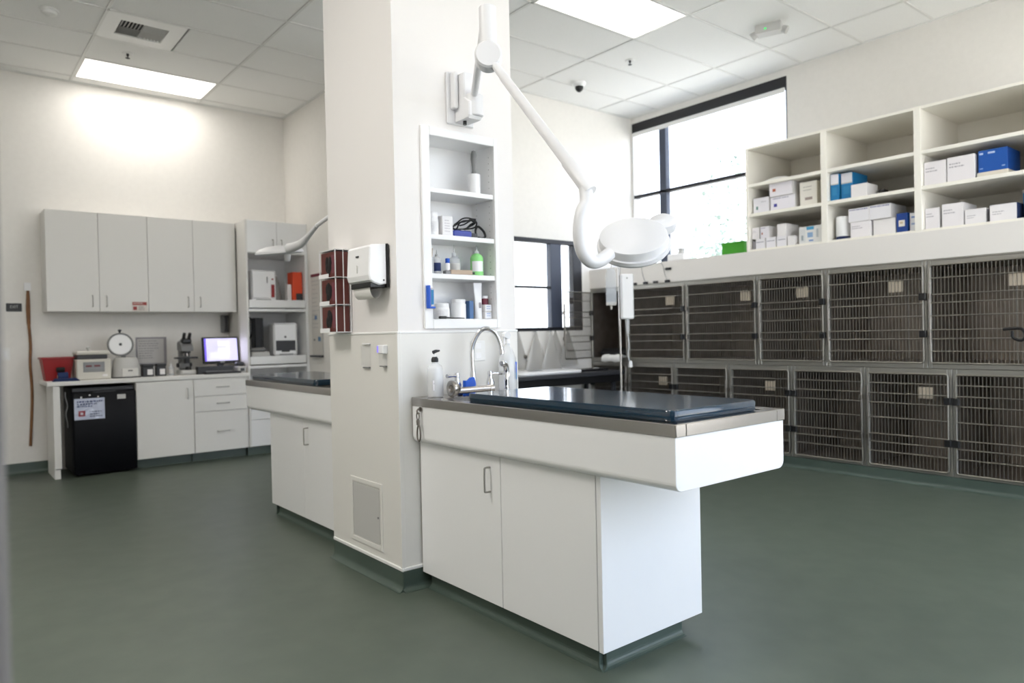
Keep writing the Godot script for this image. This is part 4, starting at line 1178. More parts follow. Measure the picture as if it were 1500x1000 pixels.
	obj("light_source", cyl(S(), Vector3(0.01, 0.05, 0.04), Vector3(0.01, 0.085, 0.04), 0.034, 0.028, 18, 0.003), M.black_plastic, t)
	obj("pillar", bx(-0.055, 0.055, 0.05, 0.34, -0.11, -0.04, 0.014), M.mid_grey, t)
	obj("arm", extrude_at(t, PackedVector2Array([Vector2(-0.11, 0.26), Vector2(-0.02, 0.25), Vector2(0.06, 0.25), Vector2(0.06, 0.3), Vector2(0.02, 0.33), Vector2(-0.06, 0.36), Vector2(-0.11, 0.34)]), 0.06), M.mid_grey, t)
	obj("stage", bx(-0.11, 0.1, 0.17, 0.188, -0.05, 0.09, 0.004), M.black_plastic, t)
	obj("condenser", cyl(S(), Vector3(0, 0.12, 0.03), Vector3(0, 0.168, 0.03), 0.026, -1, 16), M.dark_grey, t)
	obj("nosepiece", cyl(S(), Vector3(0, 0.228, 0.03), Vector3(0, 0.25, 0.03), 0.04, -1, 20, 0.004), M.dark_grey, t)
	for k in 3: obj("objective", cyl(S(), Vector3(-0.02 + k * 0.02, 0.235, 0.03 + (0.014 if k == 1 else -0.006)), Vector3(-0.028 + k * 0.028, 0.196, 0.03 + (0.02 if k == 1 else -0.01)), 0.011, 0.007, 12), M.steel, t)
	obj("head", bx(-0.045, 0.05, 0.33, 0.385, -0.05, 0.05, 0.014), M.black_plastic, t)
	for s in [-1, 1]: obj("eyepiece", cyl(S(), Vector3(s * 0.026, 0.37, 0.02), Vector3(s * 0.028, 0.44, 0.07), 0.018, 0.016, 14, 0.003), M.black_plastic, t)
	for s in [-1, 1]: obj("focus_knob", cyl(S(), Vector3(s * 0.05, 0.1, -0.075), Vector3(s * 0.075, 0.1, -0.075), 0.024, -1, 16, 0.004), M.black_plastic, t)
	# monitor
	t = thing("computer_monitor", "black flat monitor with a bright lilac screen", "monitor", Vector3(2.475, y, z + 0.02))
	X = Transform3D(Basis(UP, 0.12) * Basis(Vector3.RIGHT, -0.1), Vector3(0, 0.25, 0))
	obj("casing", bx(-0.2, 0.2, -0.145, 0.145, -0.03, 0, 0.006), M.black_plastic, t)
	printed("screen", t, Vector3(-0.182, -0.117, 0.0008), Vector3(0.364, 0, 0), Vector3(0, 0.246, 0), M.screen_glow)
	obj("badge", bx(-0.018, 0.03, -0.137, -0.124, 0, 0.0012), M.light_grey, t)
	var sl := AreaLight3D.new()
	sl.name = "screen_light"
	sl.area_size = Vector2(0.36, 0.24)
	sl.light_energy = 0.06
	sl.light_color = C(222, 220, 255)
	sl.shadow_enabled = true
	t.add_child(sl)
	sl.transform = X * Transform3D(Basis(UP, PI), Vector3(0, 0, 0.004))
	X = Transform3D()
	obj("neck", bx(-0.03, 0.03, 0.02, 0.16, -0.05, -0.025, 0.005), M.black_plastic, t)
	obj("stand_base", bx(-0.11, 0.11, 0, 0.02, -0.11, 0.04, 0.006), M.black_plastic, t)
	t = thing("keyboard", "black keyboard on the worktop below the monitor", "keyboard", Vector3(2.43, y, -7.94))
	obj("deck", bx(-0.19, 0.18, 0, 0.018, -0.047, 0.047, 0.004), M.black_plastic, t)
	var ks := S()
	for r2 in 4:
		for q in 14: box(ks, Vector3(-0.18 + q * 0.025, 0.018, -0.042 + r2 * 0.0215), Vector3(-0.159 + q * 0.025, 0.024, -0.024 + r2 * 0.0215), 0.002)
	tag(obj("key", ks, M.dark_grey, t), "", "", "", "stuff")
	t = thing("media_dock", "black computer base unit under the monitor", "computer", Vector3(2.36, y, z + 0.115))
	obj("case", bx(-0.17, 0.2, 0, 0.08, -0.05, 0.045, 0.004), M.black_plastic, t)
	obj("trim_line", bx(-0.09, 0.19, 0.024, 0.034, 0.045, 0.047), M.mid_grey, t)
	t = thing("label_printer", "small grey label printer beside the tall cabinet", "printer", Vector3(2.635, y, -8.02))
	obj("case", bx(-0.045, 0.045, 0, 0.07, -0.07, 0.08, 0.008), M.light_grey, t)
	obj("cover", bx(-0.043, 0.043, 0.07, 0.115, -0.07, 0.03, 0.014), M.dark_grey, t)
	obj("slot", bx(-0.02, 0.024, 0.018, 0.05, 0.08, 0.0815), M.black_plastic, t)
	t = thing("wall_phone", "grey telephone handset on the wall under the cabinet end", "telephone", Vector3(2.64, 1.38, -8.519))
	obj("cradle", bx(-0.05, 0.04, -0.02, 0.18, 0, 0.03, 0.008), M.mid_grey, t)
	obj("handset", tube(S(), smooth_path([Vector3(0, 0.17, 0.05), Vector3(0, 0.12, 0.06), Vector3(0, 0.04, 0.06), Vector3(0, -0.01, 0.05)], 4), [0.022, 0.02, 0.017, 0.015, 0.014, 0.014, 0.014, 0.014, 0.015, 0.017, 0.019, 0.021, 0.022], 10), M.dark_grey, t)

func extrude_at(_t: Node, p: PackedVector2Array, half: float) -> SurfaceTool:
	var was := X
	X = X * Transform3D(Basis(Vector3(0, 0, 1), UP, Vector3(-1, 0, 0)), Vector3.ZERO)
	var st := extrude(S(), p, -half, half, false, 0.006)
	X = was
	return st

func tower_things() -> void:
	var y1 := 1.705
	var y2 := 1.08
	var t := thing("white_instrument", "tall white instrument with red strip in the upper bay", "instrument", Vector3(2.925, y1, -8.15))
	obj("housing", bx(-0.14, 0.14, 0, 0.345, -0.2, 0.12, 0.012), M.white_plastic, t)
	obj("door", bx(-0.132, 0.062, 0.03, 0.33, 0.12, 0.132, 0.006), M.white_plastic, t)
	obj("latch", bx(0.03, 0.04, 0.2, 0.27, 0.132, 0.14, 0.003), M.mid_grey, t)
	obj("red_strip", bx(0.084, 0.122, 0.04, 0.185, 0.12, 0.126, 0.002), M.red_plastic, t)
	obj("button", cyl(S(), Vector3(0.1, 0.245, 0.12), Vector3(0.1, 0.245, 0.127), 0.01, -1, 12), M.red_plastic, t)
	obj("vent_slot", bx(-0.09, 0.08, 0.006, 0.018, 0.119, 0.1215), M.dark_grey, t)
	t = thing("grey_bag", "crumpled clear bag leaning between instrument and orange box", "bag", Vector3(3.135, y1, -8.2))
	var st := S()
	rng.seed = 5
	var prof := [Vector2(0, 0), Vector2(0.06, 0), Vector2(0.068, 0.05), Vector2(0.05, 0.13), Vector2(0.034, 0.22), Vector2(0.012, 0.29), Vector2(0, 0.3)]
	lathe(st, prof, 9, Vector3.ZERO, Vector2(0.9, 0.7))
	obj("bag_body", st, M.cone_plastic, t)
	obj("contents", bx(-0.04, 0.03, 0.004, 0.06, -0.03, 0.03, 0.01), M.beige_card, t)
	t = thing("orange_box", "tall orange carton with dark corner in the upper bay", "box", Vector3(3.29, y1, -8.02))
	obj("carton_body", bx(-0.055, 0.056, 0, 0.33, -0.1, 0.06, 0.002), M.orange_card, t)
	obj("dark_print", bx(-0.02, 0.0555, 0.004, 0.085, 0.0602, 0.061), M.dark_grey, t)
	carton("slim white carton standing beside the orange carton", Vector3(3.182, y1, -8.06), Vector3(3.228, y1 + 0.19, -7.99), M.white_card, "", 1)
	t = thing("chemistry_analyser", "white bench analyser with dark window in the lower bay", "analyser", Vector3(3.165, y2, -8.1))
	X = Transform3D(Basis(UP, -0.2), Vector3.ZERO)
	obj("housing", bx(-0.13, 0.135, 0, 0.375, -0.22, 0.12, 0.02), M.white_plastic, t)
	obj("window_panel", bx(-0.105, 0.11, 0.06, 0.175, 0.12, 0.124, 0.004), M.dark_grey, t)
	obj("window_tab", bx(-0.045, 0.045, 0.045, 0.062, 0.12, 0.126, 0.004), M.dark_grey, t)
	obj("tray_slot", bx(-0.07, 0.085, 0.012, 0.024, 0.119, 0.1215), M.mid_grey, t)
	obj("power_button", cyl(S(), Vector3(0, 0.215, 0.12), Vector3(0, 0.215, 0.126), 0.012, -1, 12), M.dark_grey, t)
	X = Transform3D()
	t = thing("speaker_box", "narrow black box standing behind the white analyser", "speaker", Vector3(2.935, y2, -8.3))
	obj("case", bx(-0.05, 0.05, 0, 0.44, -0.06, 0.06, 0.008), M.black_plastic, t)
	obj("base_foot", bx(-0.06, 0.06, 0, 0.014, -0.07, 0.075, 0.004), M.black_plastic, t)
	t = thing("flat_device", "low grey device with pale front on the lower tray", "device", Vector3(2.84, y2, -8.02))
	obj("case", bx(-0.1, 0.1, 0, 0.055, -0.14, 0.09, 0.008), M.light_grey, t)
	obj("top_cover", bx(-0.095, 0.085, 0.055, 0.1, -0.14, 0.04, 0.018), M.mid_grey, t)
	var c := obj("wall_cable", tube(S(), smooth_path([Vector3(2.73, y2 + 0.14, -8.44), Vector3(2.78, y2 + 0.3, -8.44), Vector3(2.85, y2 + 0.44, -8.45), Vector3(2.9, y2 + 0.45, -8.45), Vector3(2.93, y2 + 0.38, -8.44), Vector3(2.9, y2 + 0.2, -8.46), Vector3(2.76, y2 + 0.1, -8.45)], 5), 0.007, 8), M.dark_grey)
	tag(c, "dark cable looping down the back of the lower bay", "cord")

func far_wall_things() -> void:
	var t := thing("exit_sign", "small black exit sign with white letters on the far wall", "sign", Vector3(0.642, 1.636, -8.519))
	obj("plate", bx(-0.064, 0.064, -0.04, 0.04, 0, 0.006, 0.003), M.black_plastic, t)
	var tm := TextMesh.new()
	var f := SystemFont.new()
	f.font_names = PackedStringArray(["Droid Sans"])
	tm.font = f
	tm.text = "EXIT"
	tm.font_size = 32
	tm.pixel_size = 0.0011
	tm.depth = 0.002
	var o := MeshInstance3D.new()
	o.name = "letters"
	o.mesh = tm
	o.material_override = M.light_grey
	t.add_child(o)
	o.position = Vector3(0, 0.005, 0.007)
	t = thing("walking_stick", "long brown wooden stick hanging on the far wall", "stick", Vector3(0.755, 0.27, -8.5))
	obj("shaft", tube(S(), smooth_path([Vector3(-0.012, 0, 0), Vector3(0.006, 0.3, 0.002), Vector3(0.014, 0.55, 0), Vector3(0.004, 0.8, 0.004), Vector3(0.012, 1.0, 0.002), Vector3(0.0, 1.25, 0), Vector3(0.002, 1.53, 0)], 4), 0.013, 10), M.wood_stick, t)
	obj("grip", tube(S(), [Vector3(0.002, 1.2, 0), Vector3(0.0, 1.36, 0), Vector3(0.002, 1.5, 0)], [0.016, 0.019, 0.015], 10), M.wood_stick, t)
	t = thing("stick_bracket", "white wall bracket holding the wooden stick", "bracket", Vector3(0.757, 1.8, -8.519))
	obj("plate", bx(-0.028, 0.028, 0, 0.08, 0, 0.005, 0.002), M.white_plastic, t)
	obj("ring", tube(S(), [Vector3(0, 0.02, 0.004), Vector3(0.0, 0.016, 0.036)], 0.005, 8), M.white_plastic, t)
	t = thing("light_switch", "white light switch plate below the exit sign", "switch", Vector3(0.56, 1.18, -8.519))
	obj("plate", bx(-0.04, 0.04, -0.06, 0.06, 0, 0.006, 0.002), M.trim_white, t)
	obj("rocker", bx(-0.015, 0.015, -0.03, 0.03, 0.006, 0.01, 0.002), M.white_plastic, t)
	t = thing("notice_board", "pale notice board with blue notes beside the tall cabinet", "notice board", Vector3(3.389, 1.08, -7.65))
	obj("board", bx(-0.012, 0, 0, 0.92, -0.14, 0.14, 0.002), M.light_grey, t)
	X = Transform3D(Basis(Vector3(0, 0, 1), UP, Vector3(-1, 0, 0)), Vector3(-0.0125, 0, 0))
	printed("pinned_sheet", t, Vector3(-0.132, 0.012, 0.0008), Vector3(0.264, 0, 0), Vector3(0, 0.87, 0), M.print_board)
	X = Transform3D()
	obj("tray", bx(-0.045, -0.001, -0.02, 0.002, -0.14, 0.14, 0.003), M.dark_grey, t)
	obj("header", bx(-0.0135, -0.012, 0.885, 0.915, -0.138, 0.138), M.wine, t)

# ------------------------------------------------------------------ ceiling fittings
func ceiling_things() -> void:
	var t := thing("air_vent", "white ceiling air diffuser with slatted grille", "air vent", Vector3(1.475, CEIL, -6.81))
	var f := S()
	for s in [-1, 1]:
		box(f, Vector3(-0.3, 0, minf(s * 0.165, s * 0.295)), Vector3(0.3, 0.02, maxf(s * 0.165, s * 0.295)))
		box(f, Vector3(minf(s * 0.185, s * 0.3), 0, -0.165), Vector3(maxf(s * 0.185, s * 0.3), 0.02, 0.165))
	obj("face_plate", f, M.trim_white, t)
	obj("duct", bx(-0.185, 0.185, 0.035, 0.045, -0.165, 0.165), M.dark_grey, t)
	for k in 7:
		X = Transform3D(Basis(Vector3(0, 0, 1), 0.7), Vector3(-0.165 + k * 0.027, 0.012, 0.08))
		obj("slat", bx(-0.012, 0.012, -0.001, 0.001, -0.08, 0.08), M.light_grey, t)
		X = Transform3D(Basis(Vector3(0, 0, 1), -0.7), Vector3(0.01 + k * 0.027, 0.012, -0.08))
		obj("slat", bx(-0.012, 0.012, -0.001, 0.001, -0.08, 0.08), M.light_grey, t)
		X = Transform3D(Basis(Vector3.RIGHT, 0.7), Vector3(-0.09, 0.012, -0.155 + k * 0.023))
		obj("slat", bx(-0.085, 0.085, -0.001, 0.001, -0.01, 0.01), M.light_grey, t)
		X = Transform3D(Basis(Vector3.RIGHT, -0.7), Vector3(0.09, 0.012, 0.01 + k * 0.023))
		obj("slat", bx(-0.085, 0.085, -0.001, 0.001, -0.01, 0.01), M.light_grey, t)
	X = Transform3D()
	for s in [[1.48, -7.4, "sprinkler head in the ceiling beside the air diffuser"], [5.42, -4.76, "sprinkler head in the ceiling above the right side of the room"]]:
		t = thing("ceiling_sprinkler", s[2], "sprinkler", Vector3(s[0], CEIL, s[1]))
		obj("escutcheon", lathe(S(), [Vector2(0.048, 0.012), Vector2(0.046, -0.002), Vector2(0.036, -0.006), Vector2(0.02, 0.0), Vector2(0.0, 0.004)], 20), M.trim_white, t)
		obj("nozzle", lathe(S(), [Vector2(0, 0), Vector2(0.012, 0), Vector2(0.01, -0.02), Vector2(0.004, -0.024), Vector2(0.004, -0.036), Vector2(0.02, -0.038), Vector2(0.018, -0.042), Vector2(0, -0.043)], 14), M.dark_grey, t)
	t = thing("smoke_detector", "round white smoke detector near the ceiling edge", "smoke detector", Vector3(0.8, CEIL, -6.79))
	obj("base", lathe(S(), [Vector2(0.066, 0.008), Vector2(0.066, -0.012), Vector2(0.0, -0.012)], 24), M.trim_white, t)
	obj("dome", lathe(S(), [Vector2(0.056, -0.012), Vector2(0.05, -0.03), Vector2(0.03, -0.042), Vector2(0, -0.044)], 24), M.trim_white, t)
	t = thing("ceiling_camera", "small dome security camera on the ceiling", "camera", Vector3(5.455, CEIL, -5.51))
	obj("base", lathe(S(), [Vector2(0.07, 0.008), Vector2(0.07, -0.018), Vector2(0.05, -0.04), Vector2(0, -0.04)], 24), M.white_plastic, t)
	obj("dome", lathe(S(), [Vector2(0.045, -0.04), Vector2(0.044, -0.06), Vector2(0.032, -0.082), Vector2(0.016, -0.094), Vector2(0, -0.097)], 20), M.black_plastic, t)
	t = thing("emergency_light", "emergency light box with green indicator on the ceiling", "emergency light", Vector3(5.8, CEIL, -3.48), "", 0.35)
	obj("case", bx(-0.06, 0.06, -0.075, 0.006, -0.11, 0.11, 0.006), M.light_grey, t)
	obj("lamp_head", cyl(S(), Vector3(0, -0.05, 0.11), Vector3(0, -0.075, 0.15), 0.03, 0.036, 16, 0.003), M.light_grey, t)
	obj("lamp_head", cyl(S(), Vector3(0, -0.05, -0.11), Vector3(0, -0.075, -0.15), 0.03, 0.036, 16, 0.003), M.light_grey, t)
	obj("indicator", bx(-0.062, -0.059, -0.05, -0.036, -0.03, -0.012), M.green_glow, t)

# ------------------------------------------------------------------ kennels
const XK := 6.12
const UBARS := [1.64, 1.512, 1.447, 1.345, 1.236, 1.166, 1.068]
const LBARS := [0.806, 0.722, 0.644, 0.522, 0.384, 0.317, 0.24]

func cage(label: String, z0: float, z1: float, fz0: float, fz1: float, upper: bool, hinge_right: bool, card, open := 0.0) -> void:
	var y0 := 0.979 if upper else 0.127
	var y1 := 1.737 if upper else 0.883
	var fy0 := 0.931 if upper else 0.095
	var fy1 := 1.778 if upper else 0.931
	var t := thing("kennel", label, "kennel", Vector3.ZERO, "upper row kennels" if upper else "lower row kennels")
	var b := S()          # open box of sheet steel
	var xi := XK + 0.02
	var xe := 6.88
	box(b, Vector3(xe, fy0 + 0.01, fz0 + 0.004), Vector3(xe + 0.01, fy1 - 0.004, fz1 - 0.004))
	box(b, Vector3(xi, fy0 + 0.01, fz0 + 0.004), Vector3(xe, fy1 - 0.004, z0 - 0.004))
	box(b, Vector3(xi, fy0 + 0.01, z1 + 0.004), Vector3(xe, fy1 - 0.004, fz1 - 0.004))
	box(b, Vector3(xi, fy0 + 0.002, z0 - 0.004), Vector3(xe, y0 - 0.006, z1 + 0.004))
	box(b, Vector3(xi, y1 + 0.006, z0 - 0.004), Vector3(xe, fy1 - 0.002, z1 + 0.004))
	obj("interior", b, M.kennel_inner, t)
	var s := S()
	box(s, Vector3(xe - 0.004, y0 - 0.006, lerpf(z0, z1, 0.45) - 0.006), Vector3(xe, y1 + 0.006, lerpf(z0, z1, 0.45) + 0.006))
	obj("back_seam", s, M.kennel_steel, t)
	var f := S()
	var xf := XK
	box(f, Vector3(xf, fy0, fz0 + 0.001), Vector3(xi, fy1, z0), 0.003)
	box(f, Vector3(xf, fy0, z1), Vector3(xi, fy1, fz1 - 0.001), 0.003)
	box(f, Vector3(xf, fy0 + 0.001, z0), Vector3(xi, y0, z1), 0.003)
	box(f, Vector3(xf, y1, z0), Vector3(xi, fy1 - 0.001, z1), 0.003)
	obj("front_frame", f, M.kennel_steel, t)
	# door, hinged on one side
	var hz := z1 if hinge_right else z0
	X = Transform3D(Basis(UP, open), Vector3(XK - 0.012, 0, hz))
	var a := z0 - hz - 0.006
	var c := z1 - hz + 0.006
	if open != 0.0: a += 0.008
	var rim := []
	var rr := rrect(a, c, y0 - 0.004, y1 + 0.004, 0.02, 3)
	for p in rr: rim.append(Vector3(0, p.y, p.x))
	rim.append(rim[0])
	rim.append(rim[1])
	var d := obj("door", tube(S(), rim, 0.0075, 8), M.wire, t)
	for y in (UBARS if upper else LBARS):
		obj("cross_bar", cyl(S(), Vector3(-0.004, y, a), Vector3(-0.004, y, c), 0.0042, -1, 8), M.wire, d)
	var n := int(round((c - a) / 0.0262))
	var w := S()
	for k in range(1, n):
		var zz := lerpf(a, c, float(k) / n)
		cyl(w, Vector3(0.003, y0, zz), Vector3(0.003, y1, zz), 0.0026, -1, 5)
	tag(obj("wire_grid", w, M.thin_wire, d), "", "", "", "stuff")
	var ym: Array = [1.5, 1.205] if upper else [0.68, 0.355]
	var he := c if hinge_right else a
	var le := a if hinge_right else c
	for y in ym:
		obj("hinge", bx(-0.022, 0.006, y - 0.028, y + 0.028, he - 0.026, he + 0.026, 0.004), M.black_plastic, d, "black rubber hinge block")
	var la := S()
	cyl(la, Vector3(-0.014, ym[1] - 0.08, le), Vector3(-0.014, ym[0] + 0.1, le), 0.006, -1, 8)
	for y in ym: box(la, Vector3(-0.026, y - 0.02, le - 0.012), Vector3(-0.004, y + 0.02, le + 0.012), 0.003)
	obj("latch", la, M.dull_steel, d)
	if open != 0.0: obj("door_plate", bx(-0.012, -0.006, y1 - 0.13, y1 - 0.06, c - 0.17, c - 0.09, 0.002), M.dark_grey, d)
	if card != null:
		obj("cage_card", bx(0.006, 0.008, y1 - 0.19, y1 - 0.1, a + (c - a) * card, a + (c - a) * card + 0.11), M.cage_card, d, "blank cream cage card")
	X = Transform3D()

func kennels() -> void:
	var ue := [-6.065, -5.489, -4.678, -3.84, -3.17, -2.348, -1.5]
	var un := ["empty upper kennel in the corner with its door swung open", "second upper kennel from the corner behind the infusion stand", "third upper kennel from the corner below the green box", "narrowest upper kennel left of the first shelf divider", "upper kennel below the middle shelf bay", "rightmost upper kennel with dark clip on its bars"]
	var ucard := [null, 0.7, 0.8, 0.6, 0.66, 0.66]
	for i in 6:
		cage(un[i], ue[i] + 0.032, ue[i + 1] - 0.032, ue[i], ue[i + 1], true, i != 0, ucard[i], -1.42 if i == 0 else 0.0)
	var le := [-6.065, -5.489, -4.838, -4.168, -3.506, -2.84, -2.177, -1.5]
	var ln := ["lower kennel in the corner behind the dark counter", "second lower kennel from the corner behind the infusion stand", "third lower kennel from the corner above the far table edge", "lower kennel behind the far corner of the table pad", "lower kennel just right of the near table end", "second lower kennel to the right of the table end, with a card", "rightmost lower kennel at the picture edge"]
	var lcard := [null, 0.7, null, 0.6, null, 0.64, null]
	for i in 7:
		cage(ln[i], le[i] + 0.034, le[i + 1] - 0.034, le[i], le[i + 1], false, i % 2 == 1, lcard[i])
	var t := thing("bar_clip", "black plastic clip hooked on the rightmost upper kennel bars", "clip", Vector3(XK - 0.045, 1.2, -1.73))
	obj("hook", tube(S(), smooth_path([Vector3(0, 0.03, -0.09), Vector3(0, 0.036, -0.03), Vector3(-0.01, 0.03, 0.03), Vector3(-0.01, -0.02, 0.05), Vector3(0, -0.05, 0.02), Vector3(0.004, -0.03, -0.03), Vector3(0.004, 0.02, -0.035)], 4), 0.011, 8), M.black_plastic, t)
	# curb, fascia and shelving above
	struct("trim_1", bx(XK + 0.005, 6.9, 0, 0.094, -6.065, -1.5), M.cove_vinyl, "green kerb under the kennels")
	cove("baseboard_kennel", Vector3(XK + 0.005, 0, -1.5), Vector3(-1, 0, 0), 4.565, "green cove base in front of the kennels", 0.094)
	var fs := S()
	box(fs, Vector3(XK - 0.004, 1.79, -6.068), Vector3(XK + 0.02, 2.012, -1.5), 0.002)
	box(fs, Vector3(XK + 0.02, 1.99, -6.068), Vector3(6.899, 2.012, -1.5))
	struct("trim_2", fs, M.fascia_white, "white fascia board above the kennels")
	struct("trim_3", bx(XK + 0.001, 6.89, 1.779, 1.789, -6.066, -1.5), M.kennel_steel, "steel strip along the kennel tops")
	shelving()

func shelving() -> void:
	var t := thing("wall_shelf_unit", "deep white open shelf unit with three bays above the kennels", "shelf unit", Vector3.ZERO)
	var x0 := XK - 0.002
	var x1 := 6.898
	var zs := [-3.948, -3.2, -2.43, -1.56]
	var y0 := 2.013
	var y1 := 3.005
	obj("side_panel", bx(x0, x1, y0, y1, -3.948, -3.92, 0.002), M.shelf_white, t)
	obj("divider", bx(x0, x1, y0, y1, -3.2, -3.146, 0.002), M.shelf_white, t)
	obj("divider", bx(x0, x1, y0, y1, -2.43, -2.377, 0.002), M.shelf_white, t)
	obj("side_panel", bx(x0, x1, y0, y1, -1.56, -1.53, 0.002), M.shelf_white, t)
	var bays := [[-3.92, -3.2], [-3.146, -2.43], [-2.377, -1.56]]
	for b in bays:
		for y in [2.643, 2.361]: obj("shelf", bx(x0 + 0.004, x1, y - 0.018, y + 0.012, b[0], b[1], 0.002), M.shelf_white, t)
		obj("top_panel", bx(x0 + 0.001, x1, y1 - 0.022, y1 - 0.0005, b[0], b[1], 0.002), M.shelf_white, t)
		obj("bottom_panel", bx(x0 + 0.004, x1, y0, y0 + 0.018, b[0], b[1]), M.shelf_white, t)
		obj("back_panel", bx(x1 - 0.008, x1, y0 + 0.018, y1 - 0.022, b[0], b[1]), M.shelf_white, t)

func bk(label: String, z0: float, z1: float, y0: float, y1: float, m: Material, face := "", x := 6.2, depth := 0.24) -> MeshInstance3D:
	return carton(label, Vector3(x, y0, z0), Vector3(x + depth, y1, z1), m, face, -1, "cartons on the wall shelves")

func shelf_things() -> void:
	var a := 2.3735
	var b := 2.0315
	var W: Material = M.white_card
	# first bay
	bk("white carton with small teal mark at the first bay's window end", -3.9, -3.735, a, a + 0.145, W, "print_teal", 6.17)
	bk("white carton with blue mark under the orange marked one", -3.72, -3.475, a, a + 0.128, W, "print_blue", 6.17)
	bk("white carton with orange mark stacked in the first bay", -3.722, -3.49, a + 0.1305, a + 0.275, W, "print_orange", 6.158)
	bk("cream white carton beside the first divider", -3.425, -3.262, a, a + 0.215, M.cream_card, "print_cream", 6.17)
	var t := thing("plastic_wrap", "flat white plastic wrap lying on the top shelf", "bag", Vector3(6.3, 2.656, -3.7))
	var st := S()
	st.set_smooth_group(1)
	var g := []
	rng.seed = 21
	for j in 7:
		for i in 7:
			var u := i / 6.0
			var v := j / 6.0
			g.append(Vector3((u - 0.5) * 0.28, sin(PI * u) * sin(PI * v) * 0.055 + rng.randf() * 0.006 + 0.001, (v - 0.5) * 0.36))
	for j in 6:
		for i in 6: quad(st, g[j * 7 + i], g[j * 7 + i + 1], g[j * 7 + i + 8], g[j * 7 + i + 7], UP)
	obj("wrap_sheet", st, M.white_cloth, t)
	bk("dark based small carton on the first bay floor by the window", -3.905, -3.885 + 0.005, b, b + 0.08, M.grey_card, "", 6.15, 0.1)
	bk("small white carton stacked at the window end of the low row", -3.915, -3.84, b + 0.098, b + 0.208, W, "print_box", 6.16, 0.15)
	bk("small white carton stacked second along the low row", -3.825, -3.735, b + 0.098, b + 0.208, W, "print_orange", 6.16, 0.22)
	bk("small white carton stacked third along the low row", -3.65, -3.56, b + 0.098, b + 0.21, W, "", 6.16, 0.22)
	for k in 3: bk(["flat white carton in the bottom row nearest the window", "flat white carton in the middle of the bottom row", "flat white carton third in the bottom row"][k], -3.87 + k * 0.11, -3.77 + k * 0.11, b, b + 0.097, W, "print_lines", 6.15, 0.22)
	bk("little white carton at the end of the bottom row", -3.535, -3.47, b, b + 0.085, W, "", 6.14, 0.12)
	bk("white medicine carton with teal panel beside the first divider", -3.44, -3.225, b, b + 0.155, W, "print_meds", 6.17, 0.2)
	# second bay
	bk("blue and white carton touching the first divider", -3.14, -3.065, a, a + 0.235, M.teal_card, "print_teal_box", 6.17, 0.28)
	bk("blue and white carton second from the first divider", -3.055, -2.955, a, a + 0.232, M.teal_card, "print_teal_box", 6.19, 0.28)
	bk("low white carton in front of the blue ones", -2.95, -2.815, a, a + 0.11, W, "", 6.15, 0.2)
	bk("small black case behind the low white carton", -2.79, -2.74, a, a + 0.06, M.black_plastic, "", 6.3, 0.08)
	t = thing("cleaner_canister", "white canister with dark foot in the middle bay", "canister", Vector3(6.24, b, -3.065))
	obj("canister_body", lathe(S(), [Vector2(0, 0.03), Vector2(0.056, 0.03), Vector2(0.06, 0.04), Vector2(0.06, 0.195), Vector2(0.054, 0.205), Vector2(0, 0.205)], 20), M.white_plastic, t)
	obj("foot", lathe(S(), [Vector2(0, 0), Vector2(0.06, 0), Vector2(0.06, 0.031), Vector2(0, 0.031)], 20), M.navy_cloth, t)
	bk("lower left white carton under the long ones in the middle bay", -2.97, -2.8, b, b + 0.135, W, "print_box", 6.17, 0.28)
	bk("lower right white carton under the long ones in the middle bay", -2.785, -2.605, b, b + 0.135, W, "", 6.19, 0.28)
	bk("long white carton left of the stacked pair in the middle bay", -2.985, -2.81, b + 0.137, b + 0.252, W, "print_edge", 6.17, 0.3)
	bk("long white carton right of the stacked pair in the middle bay", -2.808, -2.635, b + 0.137, b + 0.255, W, "print_edge", 6.17, 0.3)
	bk("navy carton with white label beside the second divider", -2.595, -2.51, b, b + 0.16, M.blue_card, "print_navy", 6.18, 0.16)
	bk("thin white and blue carton squeezed by the second divider", -2.5, -2.445, b, b + 0.155, M.white_card, "print_small", 6.2, 0.16)
	# third bay
	bk("white carton touching the second divider on the middle shelf", -2.372, -2.213, a, a + 0.185, W, "print_box", 6.16, 0.3)
	bk("white carton beside the royal blue carton", -2.205, -2.015, a, a + 0.19, W, "print_box", 6.16, 0.3)
	bk("flat cream carton under the royal blue carton", -2.0, -1.8, a, a + 0.035, M.cream_card, "", 6.16, 0.26)
	bk("royal blue carton with white lettering blocks on the middle shelf", -1.995, -1.805, a + 0.036, a + 0.2, M.blue_card, "print_royal", 6.17, 0.28)
	bk("small white carton by the second divider on the bottom shelf", -2.372, -2.27, b, b + 0.165, W, "print_box", 6.17, 0.26)
	bk("tallest white carton of the bottom shelf's last bay", -2.25, -2.1, b, b + 0.18, W, "print_box", 6.17, 0.28)
	bk("low white carton between taller ones on the bottom shelf", -2.09, -1.95, b, b + 0.115, W, "print_box_low", 6.17, 0.22)
	bk("white carton with navy side on the bottom shelf", -1.925, -1.75, b, b + 0.125, M.navy_cloth, "print_box_low", 6.17, 0.22)
	t = thing("wipes_tub", "teal tub with pale lid at the picture's right edge", "tub", Vector3(6.26, b, -1.68))
	obj("tub_body", lathe(S(), [Vector2(0, 0), Vector2(0.05, 0), Vector2(0.056, 0.19), Vector2(0, 0.19)], 20), M.teal_card, t)
	obj("lid", lathe(S(), [Vector2(0, 0.19), Vector2(0.06, 0.19), Vector2(0.058, 0.212), Vector2(0, 0.214)], 20), M.light_grey, t)
	# on the ledge below the window
	t = thing("green_box", "bright green tray box on the window ledge", "box", Vector3(6.25, 2.0125, -4.15))
	obj("tray_body", bx(-0.06, 0.06, 0, 0.115, -0.13, 0.125, 0.006), M.green_card, t)
